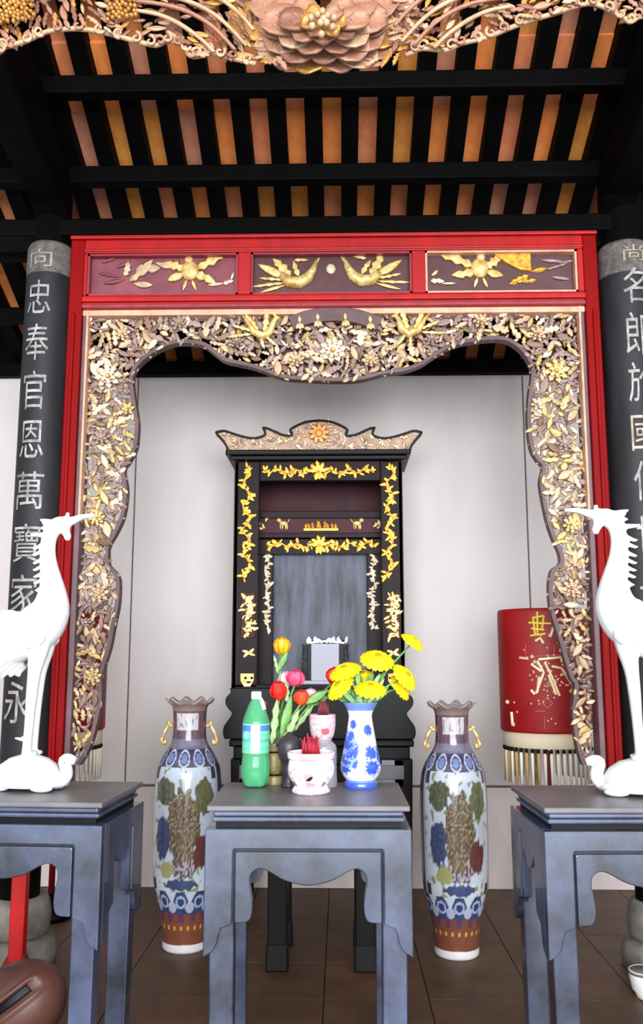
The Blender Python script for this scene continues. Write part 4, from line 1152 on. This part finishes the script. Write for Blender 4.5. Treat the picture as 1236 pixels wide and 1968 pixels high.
def build_vase(label, pxc, Yc, zs, seed):
    k = K(pxc, 1640, Yc)
    x = P(pxc, 1640, Yc).x
    H = 458 * k * zs
    t = thing('floor_vase', label, 'vase', (x, Yc, 0), 0, 'pair of tall painted floor vases')
    prof = [(39, 0), (42, .010), (42, .035), (41, .04), (44, .09), (48.5, .15), (54.5, .20), (60.5, .25), (63.5, .31), (64.5, .42), (65, .52), (65, .60), (63.5, .67), (60.5, .715), (54, .752),
            (45, .785), (37.5, .81), (33.5, .835), (32, .87), (32, .92), (33, .955), (36, .975), (43, .99), (47, .996)]
    pr = catmull([(r * k, q * H) for r, q in prof], 11)
    b = MB()
    lob = lambda r, z, th: (r * (1 + (.05 * math.cos(9 * th) if z > .985 * H else 0)), z + (.010 * math.cos(9 * th) if z > .985 * H else 0))
    pr += [(44 * k, 1.0 * H), (36 * k, .985 * H), (30 * k, .95 * H), (29 * k, .86 * H)]
    b.lathe(pr, 200, (x, Yc, 0), vase_color(seed, H), lob)
    b.build('vase_body', M_paint, t, smooth=True)
    for s in (-1, 1):
        hb = MB(); z0 = .865 * H
        pth = [(33, .885), (40, .895), (47, .870), (52, .845), (54, .825), (49, .815), (46, .835)]
        pt = catmull([(x + s * a * k, Yc, q * H) for a, q in pth], 3)
        hb.tube(pt, [(3.2 + 1.2 * math.sin(i * 1.3)) * k for i in range(len(pt))], 8)
        hb.ell((x + s * 41 * k, Yc, .90 * H), (5 * k, 4 * k, 5 * k)); hb.build('gilt_handle', M_goldpale, t, smooth=True)
build_vase('tall painted porcelain floor vase between the left and centre tables', 359, 4.20, 1.0, 3)
build_vase('tall painted porcelain floor vase between the centre and right tables', 874, 4.14, 1.015, 8)

# ------------------------------------------------------------------ red ceremonial parasols
def build_parasol():
    Y = 4.62; pxc = 1047
    k = K(pxc, 1290, Y); x = P(pxc, 1290, Y).x
    r = 87 * k; zt = P(pxc, 1168, Y - r).z; zb = P(pxc, 1411, Y - r).z
    t = thing('ceremonial_parasol', 'red cylindrical ceremonial parasol with gold embroidery behind the right side of the frame', 'parasol', (x, Y, 0), 0, 'red ceremonial parasols')
    b = MB(); b.lathe([(r * .985, zb), (r, zb + .01), (r, zt - .02), (r * .985, zt - .006), (r * .96, zt), (r * .3, zt + .006), (.01, zt + .007)], 48, (x, Y, 0)); b.build('canopy', M_canopy, t, smooth=False)
    for p in t.children: p.data.polygons.foreach_set('use_smooth', [True] * len(p.data.polygons))
    def cyl(px, py, lift=.004):
        th = math.asin(max(-.98, min(.98, (px - pxc) / 87.0)))
        return Vector((x + (r + lift) * math.sin(th), Y - (r + lift) * math.cos(th), P(pxc, py, Y - r * .8).z))
    def stroke(b, pts, rad=1.6):
        n = []
        for i in range(len(pts) - 1):
            m = max(2, int(math.hypot(pts[i + 1][0] - pts[i][0], pts[i + 1][1] - pts[i][1]) / 4))
            n += [cyl(pts[i][0] + (pts[i + 1][0] - pts[i][0]) * j / m, pts[i][1] + (pts[i + 1][1] - pts[i][1]) * j / m) for j in range(m)]
        n.append(cyl(*pts[-1])); b.tube(n, rad * k, 5)
    b = MB()
    for s in ([(1019, 1176), (1018, 1222)], [(1004, 1197), (1042, 1199)], [(1010, 1188), (1030, 1184)], [(1008, 1208), (1030, 1211)], [(1006, 1222), (1032, 1218)], [(1030, 1184), (1026, 1210)], [(1012, 1190), (1014, 1220)]): stroke(b, s, 2.2)
    b.build('top_motif', M_bead2, t)
    b = MB()
    for s in ([(988, 1264), (1002, 1266)], [(1018, 1267), (1058, 1263)], [(1070, 1260), (1073, 1275)], [(1016, 1270), (1026, 1292), (1012, 1332)], [(1028, 1272), (1040, 1300), (1052, 1336)], [(1040, 1280), (1058, 1284), (1070, 1304), (1082, 1322)],
              [(1006, 1276), (1022, 1290)], [(1004, 1326), (1010, 1334)], [(1072, 1330), (1084, 1316)], [(1046, 1206), (1040, 1224)], [(1014, 1232), (1022, 1226), (1028, 1236)], [(973, 1370), (974, 1396)], [(1018, 1300), (1014, 1330)], [(1034, 1296), (1046, 1334)]):
        b = MB(); stroke(b, s, 2.9); b.build('gold_embroidery', M_bead, t)
    b = MB()
    for px, py in ((968, 1351), (1088, 1380), (1040, 1222), (1012, 1272), (1060, 1268), (1008, 1262), (975, 1394)): b.ell(cyl(px, py), (4 * k, 3 * k, 4 * k), None, 7, 5)
    rr = random.Random(4)
    for i in range(70): b.ell(cyl(rr.gauss(1030, 26), rr.gauss(1300, 40)), (2 * k, 2 * k, 2 * k), None, 5, 4)
    b.build('gold_beads', M_bead, t, kind='stuff')
    b = MB()
    for s in ([(998, 1236), (998, 1258)], [(1022, 1258), (1022, 1238), (1046, 1238), (1046, 1258)], [(1060, 1234), (1060, 1258)], [(1000, 1262), (1064, 1258)], [(1020, 1348), (1030, 1340), (1040, 1350), (1030, 1360), (1022, 1350)], [(1076, 1340), (1090, 1346), (1082, 1360), (1074, 1350)], [(1070, 1364), (1092, 1362)],
              [(1010, 1366), (1026, 1366)], [(1024, 1376), (1024, 1400)], [(1082, 1376), (1083, 1390)], [(1034, 1250), (1036, 1244)]): stroke(b, s, 1.3)
    b.build('pink_embroidery', M_beadr, t, kind='stuff')
    MB().lathe([(r * .93, zb - .075), (r * .95, zb - .07), (r * .95, zb + .004)], 40, (x, Y, 0)).build('cream_band', M_cream, t, smooth=True)
    zf = P(pxc, 1500, Y).z
    b1 = MB(); b1.tube([(0, 0, 0), (0, 0, -.02), (0, 0, -.16)], [.004, .009, .0065], 6)
    me = [mesh_from(b1.v, b1.f, 'tassel', m) for m in (M_tassel, M_tassel, M_tasselt)]
    b2 = MB(); b2.ell((0, 0, 0), (.009, .009, .012), None, 8, 5); kb = mesh_from(b2.v, b2.f, 'tassel_knot', M_black)
    for i in range(44):
        th = 2 * PI * i / 44; rr = r * .93
        p = Vector((x + rr * math.sin(th), Y - rr * math.cos(th), zb - .085))
        tn = put('tassel', me[2 if (math.sin(th) < -.25 and i % 2) else i % 2], t, Matrix.Translation(p))
        o = bpy.data.objects.new('tassel_knot', kb); col.objects.link(o); o.parent = tn; o.location = (0, 0, 0)
    MB().tube([(x, Y, .05), (x, Y, zt)], .016, 12).build('pole', M_wine, t, smooth=True)
    MB().tube([(x - .07, Y - .05, .05), (x - .07, Y - .05, zb)], .011, 10).build('pole', M_olive, t, smooth=True)
    MB().lathe([(.10, 0), (.10, .03), (.07, .05), (.04, .07), (.03, .12)], 24, (x, Y, 0)).build('foot', M_black, t, smooth=True)
    c = copy_tree(t)
    c.location.x = P(118, 1290, Y).x; c['label'] = 'red cylindrical ceremonial parasol half hidden behind the carved left side of the frame'
build_parasol()

# ------------------------------------------------------------------ things on the centre table
TZ = TH
def yon(py): return DH / math.tan(math.atan((py - 984.0) / F) - PITCH)
def build_bottle():
    Y = yon(1516) + .04; k = K(491, 1420, Y); x = P(491, 1500, Y).x
    t = thing('soda_bottle', 'green plastic soda bottle with white cap on the centre table', 'bottle', (x, Y, TZ))
    pr = [(20, 2), (25, 6), (27, 20), (27, 40), (26, 52), (25.5, 60), (25.5, 110), (26, 118), (24, 128), (19, 142), (14, 154), (10, 162), (8.5, 168)]
    pr = catmull([(r * k, z * k) for r, z in pr], 4)
    b = MB(); b.lathe(pr, 40, (x, Y, TZ), None, lambda r, z, th: r * (1 - (.16 * (1 - z / (22 * k)) * (.5 + .5 * math.cos(5 * th)) if z < 22 * k else 0)))
    b.build('bottle_body', M_bottle, t, smooth=True)
    MB().lathe([(9.5 * k, 164 * k), (10 * k, 166 * k), (10 * k, 176 * k), (9 * k, 178 * k)], 24, (x, Y, TZ)).build('cap', M_cap, t, smooth=False)
    MB().tube([Vector((x + 9 * k, Y - 6 * k, TZ + 166 * k)), Vector((x + 13 * k, Y - 10 * k, TZ + 156 * k)), Vector((x + 17 * k, Y - 12 * k, TZ + 144 * k))], [3 * k, 4.5 * k, 3.5 * k], 8).build('neck_highlight', M_cap, t, smooth=True)  # white sliver modelled in place of a highlight on the bottle neck
    def lc(th, z):
        q = z / k
        if q > 117: return (.62, .90, .94)
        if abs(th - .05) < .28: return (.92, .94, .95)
        if q > 104: return (.25, .47, .68)
        if q > 88 and th < -.2: return (.55, .82, .80) if math.hypot((th + .75) * 3, (q - 97) / 8) < .9 else (.38, .66, .70)
        if abs(q - 88) < 2: return (.30, .62, .52)
        return (.40 + .08 * math.sin(q * .5), .76, .62)
    b = MB(); b.lathe([(26.2 * k, (64 + 3 * i) * k) for i in range(19)] , 60, (x, Y, TZ), lc)
    b.f = b.f[:-2]; b.mi = b.mi[:-2]
    b.build('label_sleeve', M_paintm, t, smooth=True)
build_bottle()
def build_pots():
    Y = yon(1530) + .068; k = K(598, 1490, Y); x = P(598, 1490, Y).x
    t = thing('incense_pot', 'white and pink porcelain incense pot at the front of the centre table', 'incense pot', (x, Y, TZ))
    def pc(th, z):
        q = z / k; n = noise.noise(Vector((th * 5, q * .16, 2)))
        if q > 62 and q < 74: return (.88, .66, .70) if math.cos(th * 4 + .6) > .25 else (.94, .86, .87)
        d = math.hypot((th + .10) * 45 / 9, (q - 34) / 8)
        if d < 1: return (.16, .12, .14) if (q < 34 + 4 * math.sin((th + .1) * 9) - 2 and d > .0) else (.92, .62, .66)
        if q < 12: return (.80, .70, .76) if n > 0 else (.92, .90, .92)
        if q < 22 and abs(th) < .25: return (.90, .62, .72)
        if 14 < q < 24 and math.cos(th * 7 + 1) > .75: return (.48, .52, .54)
        if 28 < q < 52 and n > .12: return (.90, .70, .74)
        return (.95, .93, .94)
    pr = [(34, 0), (37, 3), (36, 8), (32, 14), (36, 20), (43, 32), (45, 46), (43, 58), (42.5, 62), (45.5, 66), (46, 75), (43, 76), (41, 70), (40, 66)]
    MB().lathe(catmull([(r * k, z * k) for r, z in pr], 10), 140, (x, Y, TZ), pc).build('pot_body', M_paint, t, smooth=True)
    MB().lathe([(41 * k, 64 * k), (40 * k, 67 * k)], 24, (x, Y, TZ)).build('ash', M_ash, t)
    for i in range(11):
        dx = -17 + 3.3 * i; top = 92 + R.uniform(0, 14) + (10 if 2 < i < 6 else 0)
        o = MB().tube([Vector((x + dx * k, Y + R.uniform(-6, 6) * k, TZ + 67 * k)), Vector((x + (dx * .85 - 1) * k, Y + R.uniform(-6, 6) * k, TZ + top * k))], 1.9 * k, 6).build('incense_stick', M_incense, smooth=True)
        tag(o, 'red incense stick stub planted in the front white and pink pot', 'incense stick', 'incense stubs in the front pot')
    Y2 = 3.205; k = K(620, 1400, Y2); x = P(620, 1400, Y2).x
    H0 = (P(620, 1373, Y2).z - TZ) / k
    t = thing('incense_goblet', 'pale footed incense cup with a red mark, behind the pink pot', 'incense pot', (x, Y2, TZ))
    def gc(th, z):
        q = H0 - z / k
        if q > 46: return (.60, .57, .60)
        if 24 < q < 38 and math.hypot((th - .25) * 25 / 9, (q - 30) / 7) < 1: return (.80, .34, .36)
        if 38 <= q < 46 and abs(th - .25) < .1: return (.95, .94, .95)
        if 4 < q < 8: return (.86, .60, .64)
        n = noise.noise(Vector((th * 6, q * .2, 4)))
        return (.84, .74, .77) if n > -.1 else (.74, .62, .67)
    pr = [(27, 0), (28, 4), (27, 30), (27, H0 - 64), (24, H0 - 56), (18, H0 - 50), (18, H0 - 46), (22, H0 - 38), (25, H0 - 20), (25, H0 - 2), (24, H0), (22, H0 - 2), (21, H0 - 6)]
    MB().lathe(catmull([(r * k, z * k) for r, z in pr], 10), 100, (x, Y2, TZ), gc).build('cup_body', M_paint, t, smooth=True)
    MB().lathe([(21 * k, (H0 - 8) * k), (20 * k, (H0 - 5) * k)], 20, (x, Y2, TZ)).build('ash', M_ash, t)
    for i in range(8):
        dx = -9 + 2.8 * i
        o = MB().tube([Vector((x + dx * k, Y2 + R.uniform(-4, 4) * k, TZ + (H0 - 5) * k)), Vector((x + (dx * .8 + 2) * k, Y2 + R.uniform(-4, 4) * k, TZ + (H0 + R.uniform(18, 28)) * k))], 1.7 * k, 6).build('incense_stick', M_incense2, smooth=True)
        tag(o, 'dull red incense stick planted in the rear footed cup', 'incense stick', 'incense sticks in the rear cup')
    # dark bronze burner
    x = P(556, 1430, 3.18).x; Y3 = 3.18
    t = thing('bronze_burner', 'small dark round bronze burner between the bottle and the incense pots', 'burner', (x, Y3, TZ))
    pr = [(14, 0), (16, 4), (13, 12), (14, 28), (15, 44), (19, 54), (22, 70), (20, 84), (13, 93), (8, 96), (5, 100), (2, 102)]
    MB().lathe(catmull([(r * k, z * k) for r, z in pr], 3), 32, (x, Y3, TZ)).build('burner_body', M_darkpot, t, smooth=True)
    for s in (-1, 1):
        MB().tube([Vector((x + s * a * k, Y3 - 4 * k, TZ + b_ * k)) for a, b_ in ((16, 84), (22, 90), (25, 84), (22, 74))], 2.2 * k, 6).build('ear_handle', M_darkpot, t, smooth=True)
build_pots()

# ------------------------------------------------------------------ flower vases and flowers
def build_flowers():
    Y = yon(1517) + .055; k = K(693, 1420, Y); x = P(693, 1440, Y).x
    t = thing('flower_vase', 'blue and white porcelain vase of yellow flowers on the centre table', 'vase', (x, Y, TZ))
    spots = [(-.75, 96, 10), (-.95, 84, 16), (-.55, 72, 18), (-.85, 56, 14), (-.35, 48, 9), (-.9, 40, 12), (.55, 108, 11), (.62, 66, 13), (.48, 70, 10), (.60, 40, 14), (.72, 34, 10), (-.65, 118, 9), (1.5, 60, 20), (2.4, 90, 18), (-2.2, 60, 20), (-1.5, 100, 12)]
    def fc(th, z):
        q = z / k; n = noise.noise(Vector((th * 8, q * .25, 7)))
        if q < 15: return (.24, .36, .74) if q < 11 else (.42, .54, .84)
        if q > 143: return (.42, .54, .82)
        for a, b_, r in spots:
            d = math.hypot((th - a) * 30 / r, (q - b_) / r)
            if d < .9 + n * .55: return (.20 + .15 * max(0, n), .32 + .15 * max(0, n), .76)
            if d < 1.15 + n * .6: return (.62, .70, .90)
        return (.92, .93, .95)
    pr = [(31, 0), (32, 4), (31, 10), (28, 13), (34, 22), (38, 32), (38.5, 42), (35, 60), (30, 85), (26, 108), (23, 126), (23, 136), (28, 148), (33, 157), (31, 158), (25, 150), (21, 138), (21, 120)]
    MB().lathe(catmull([(r * k, z * k) for r, z in pr], 14), 140, (x, Y, TZ), fc).build('vase_body', M_paint, t, smooth=True)
    neck = Vector((x, Y, TZ + 150 * k))
    def head(px, py, r, tiltx, tilty, dy, label):
        c = P(px, py, Y + dy); n = Vector((tiltx, -tilty, 1 - .5 * abs(tiltx))).normalized()
        f = thing('gerbera', label, 'flower', tuple(c), 0)
        q = n.to_track_quat('Z', 'Y').to_matrix()
        b = MB()
        for ring, (rr, cnt, lift) in enumerate(((1.0, 16, 0), (.82, 14, .14), (.6, 12, .26))):
            for i in range(cnt):
                a = 2 * PI * (i + .5 * ring) / cnt; L = r * rr * k; wd = L * .30
                ax = Vector((math.cos(a), math.sin(a), 0)); sd = Vector((-math.sin(a), math.cos(a), 0))
                pts = []
                for tt, ww, zz in ((.1, .5, lift), (.5, 1, lift + .14), (.85, .9, lift + .08), (1, .3, lift - .02)):
                    for u in (-1, 0, 1): pts.append(c + q @ (ax * L * tt + sd * (u * ww * wd * .8) + Vector((0, 0, (zz + (.06 if u == 0 else 0)) * r * k))))
                nv = len(pts); pts += [p - q @ Vector((0, 0, .035 * r * k)) for p in pts]
                fs = []
                for g in range(3):
                    for u in range(2):
                        s0 = g * 3 + u; fs.append((s0, s0 + 3, s0 + 4, s0 + 1)); fs.append((s0 + nv, s0 + 1 + nv, s0 + 4 + nv, s0 + 3 + nv))
                b.add(pts, fs)
        b.build('petals', M_yel, f, smooth=True)
        MB().ell(c + q @ Vector((0, 0, .30 * r * k)), (r * .28 * k, r * .28 * k, r * .14 * k), q, 12, 6).build('flower_heart', M_core, f, smooth=True)
        mid = neck.lerp(c, .5) + Vector((0, 0, .012))
        s0 = neck + Vector(((px - 693) * k * .14, 0, -.05))
        MB().tube([s0, neck + Vector(((px - 693) * k * .15, dy * .2, 0)), mid, c - n * .1 * r * k], 2.0 * k, 6).build('stem', M_stem, f, smooth=True)
        MB().lathe([(.15 * r * k, -.12 * r * k), (.3 * r * k, -.02 * r * k), (.25 * r * k, .02 * r * k)], 12, (0, 0, 0))
    head(725, 1270, 34, .15, .62, .0, 'largest yellow flower at the top centre of the blue and white vase')
    head(664, 1292, 33, -.30, .38, .0, 'yellow flower at the left of the bunch, just under the red tulip')
    head(655, 1322, 31, -.62, .42, -.02, 'lowest yellow flower at the left of the bunch, leaning out')
    head(712, 1326, 31, .05, .52, -.045, 'yellow flower low at the front centre of the bunch')
    head(777, 1302, 30, .75, .52, -.02, 'upper of the two overlapping yellow flowers at the right of the bunch')
    head(768, 1322, 28, .82, .40, .02, 'lower of the two overlapping yellow flowers at the right of the bunch')
    head(792, 1235, 26, .55, .30, .03, 'yellow flower standing highest on a long stem at far right')
    head(696, 1300, 24, -.1, .4, .05, 'half hidden yellow flower in the middle of the bunch')
    for i in range(22):
        a = R.uniform(-1.1, 1.1); L = R.uniform(40, 78)
        p = neck + Vector((R.uniform(-14, 14) * k, R.uniform(-14, 14) * k, 0))
        an = PI / 2 - a
        o = MB().leaf(leafM(p, L * k, L * .24 * k, an, R.uniform(-.8, .8), .015), i % 2).build('foliage_leaf', M_leaf if i % 3 else M_leafp, t, smooth=True)
    # tulip pot
    Y2 = 3.25; k2 = K(527, 1460, Y2); x2 = P(527, 1460, Y2).x
    H = (P(527, 1428, Y2).z - TZ) / k2
    t2 = thing('tulip_vase', 'small olive and gold vase of tulips behind the green bottle', 'vase', (x2, Y2, TZ))
    pr = [(15, 0), (16, 3), (15, 14), (12, 18), (16, 26), (17, 46), (15, 56), (12, 60), (15, 68), (16, H), (13, H), (11, H - 8)]
    MB().lathe(catmull([(r * k2, z * k2) for r, z in pr], 4), 32, (x2, Y2, TZ)).build('vase_body', M_olive, t2, smooth=True)
    MB().lathe([(13 * k2, 16.5 * k2), (13.5 * k2, 18 * k2), (13 * k2, 20 * k2)], 24, (x2, Y2, TZ)).build('dark_ring', M_shrine, t2, smooth=True)
    MB().lathe([(12.6 * k2, 58 * k2), (13.4 * k2, 60 * k2), (12.6 * k2, 62 * k2)], 24, (x2, Y2, TZ)).build('dark_ring', M_shrine, t2, smooth=True)
    nk = Vector((x2, Y2, TZ + (H - 4) * k2))
    def tulip(px, py, r, h, c, dy, lean, label, leaves=(), base=None):
        p = P(px, py + h / 2, Y2 + dy); up = Vector((lean, -.25, 1)).normalized()
        f = thing('tulip', label, 'flower', tuple(p), 0)
        q = up.to_track_quat('Z', 'Y').to_matrix(); b = MB()
        for i in range(6):
            a = 2 * PI * i / 6 + .3; ax = Vector((math.cos(a), math.sin(a), 0)); sd = Vector((-math.sin(a), math.cos(a), 0)); pts = []
            rf = 1.0 if i % 2 else .9
            for tt, rad, ww in ((0, .15, .3), (.25, .8, .72), (.55, 1.0, .85), (.8, .85, .62), (1.0, .62, .16)):
                for u in (-1, 0, 1): pts.append(p + q @ (ax * (rad * rf * r * k2 * (1 if u == 0 else .86)) + sd * (u * ww * r * k2) + Vector((0, 0, tt * h * k2))))
            nv = len(pts); pts += [v + (p + q @ Vector((0, 0, .5 * h * k2)) - v) * .07 for v in pts]; fs = []
            for g in range(4):
                for u in range(2):
                    s0 = g * 3 + u; fs.append((s0, s0 + 1, s0 + 4, s0 + 3)); fs.append((s0 + nv, s0 + 3 + nv, s0 + 4 + nv, s0 + 1 + nv))
            b.add(pts, fs)
        b.build('bloom', M_tul[c], f, smooth=True)
        o0 = base or nk
        MB().tube([o0 + Vector((0, 0, -.03)), o0 + Vector(((px - 527) * k2 * .1, 0, .01)), o0.lerp(p, .55) + Vector((0, 0, .006)), p], 2.0 * k2, 6).build('stem', M_stem, f, smooth=True)
        for (lx, ly, L, W, deg, v) in leaves:
            MB().leaf(leafM(P(lx, ly, Y2 + dy - .01), L * k2, W * k2, math.radians(deg), .3, .02), v).build('leaf', M_leafp if v else M_leaf, f, smooth=True)
    tulip(541, 1241, 15, 32, 'yellow', .0, .05, 'yellow tulip standing tallest above the other tulips', ((534, 1290, 42, 15, 62, 0), (534, 1294, 36, 8, 100, 1)))
    tulip(536, 1328, 15, 36, 'red', -.03, -.05, 'red tulip at the left, above the green bottle', ((522, 1430, 84, 20, 80, 1), (512, 1420, 60, 16, 118, 0)))
    tulip(566, 1303, 17, 30, 'pink', -.01, .15, 'bright pink tulip under the yellow one', ((540, 1420, 86, 22, 75, 0), (552, 1350, 40, 14, 90, 1)))
    tulip(550, 1306, 14, 30, 'pale', .02, -.05, 'pale pink tulip tucked against the bright pink one')
    tulip(577, 1341, 14, 28, 'orange', -.04, .2, 'orange tulip leaning right over the pots', ((545, 1425, 66, 18, 60, 1), (588, 1352, 48, 20, 28, 0)))
    tulip(504, 1356, 13, 24, 'pink', .01, -.4, 'small pink tulip peeping out beside the bottle cap', ((508, 1425, 50, 12, 105, 1),))
    tulip(594, 1334, 12, 22, 'pale', .02, .4, 'cream white tulip half hidden behind the leaves at right', ((590, 1356, 46, 20, 20, 0),))
    tulip(637, 1298, 15, 32, 'red', .02, .4, 'red tulip far right, touching the yellow flowers', ((560, 1408, 70, 14, 48, 1),))
build_flowers()

# ------------------------------------------------------------------ things on the floor at the sides
def build_floor_things():
    Y = 3.72; x = P(36, 1770, Y).x
    t = thing('red_stand', 'bright red wooden stand under the left table, in front of the column base', 'stand', (x, Y, 0))
    MB().box(x - .030, x + .030, Y - .025, Y + .025, .09, .80).build('post', M_redp, t, bevel=.006)
    MB().box(x - .14, x + .14, Y - .06, Y + .06, .80, .84).build('top_board', M_redp, t, bevel=.006)
    for s in (-1, 1):
        MB().hexa([(x + s * .01 - .02, Y - .02, .12), (x + s * .01 + .02, Y - .02, .12), (x + s * .01 + .02, Y + .02, .12), (x + s * .01 - .02, Y + .02, .12)][::-1] if False else
                  [(x + s * .075 - .02, Y - .02, 0), (x + s * .075 + .02, Y - .02, 0), (x + s * .075 + .02, Y + .02, 0), (x + s * .075 - .02, Y + .02, 0)],
                  [(x + s * .015 - .018, Y - .02, .12), (x + s * .015 + .018, Y - .02, .12), (x + s * .015 + .018, Y + .02, .12), (x + s * .015 - .018, Y + .02, .12)]).build('foot', M_wine, t, bevel=.004)
    # wooden fish drum
    Y = 3.10; x = P(30, 1940, Y).x; r = .142
    t = thing('wooden_fish_drum', 'brown round wooden fish drum with a dark slit, on the floor under the left table', 'drum', (x, Y, 0))
    b = MB()
    seg = 48; rings = 60
    vs = []; fs = []; mi = []
    rot = Matrix.Rotation(-.62, 3, 'Y')
    for i in range(rings + 1):
        ph = -PI / 2 + PI * i / rings
        for kx in range(seg):
            th = 2 * PI * kx / seg
            v = Vector((math.cos(ph) * math.cos(th) * r * 1.25, math.cos(ph) * math.sin(th) * r * .85, math.sin(ph) * r * .95))
            dz = abs(v.z - .035)
            if dz < .017 and v.x < .13: v = Vector((v.x * .80, v.y * .62, v.z))
            elif dz < .030 and v.x < .13: v = v * 1.035
            vs.append(Vector((x, Y, r * 1.0)) + rot @ v)
    zmin = min(v.z for v in vs); vs = [Vector((v.x, v.y, max(v.z - zmin - .004, 0))) for v in vs]
    for i in range(rings):
        for kx in range(seg):
            k2 = (kx + 1) % seg; fs.append((i * seg + kx, i * seg + k2, (i + 1) * seg + k2, (i + 1) * seg + kx))
            ph = math.sin(-PI / 2 + PI * (i + .5) / rings) * r * .95; cx_ = math.cos(-PI / 2 + PI * (i + .5) / rings) * math.cos(2 * PI * (kx + .5) / seg) * r * 1.25
            mi.append(1 if abs(ph - .035) < .015 and cx_ < .12 else 0)
    b.add(vs, fs); b.mi = mi; b.build('drum_body', [M_brownw, M_black], t, smooth=True)
    MB().tube([Vector((x - .17, Y - .04, .27)), Vector((x - .23, Y - .02, .30)), Vector((x - .26, Y, .26)), Vector((x - .21, Y, .20))], .02, 8).build('drum_handle', M_brownw, t, smooth=True)
    # white bowl by the right column
    Y = 3.66; x = P(1240, 1885, Y).x
    t = thing('ceramic_bowl', 'white ceramic bowl on the floor at the right edge, by the column base', 'bowl', (x, Y, 0))
    MB().lathe([(.035, 0), (.038, .015), (.05, .03), (.058, .07), (.06, .098), (.055, .10), (.05, .07), (.03, .03)], 28, (x, Y, 0)).build('bowl_body', M_cap, t, smooth=True)
    MB().lathe([(.059, .085), (.0612, .092), (.059, .098)], 28, (x, Y, 0)).build('bowl_rim', M_stone, t, smooth=True)
build_floor_things()
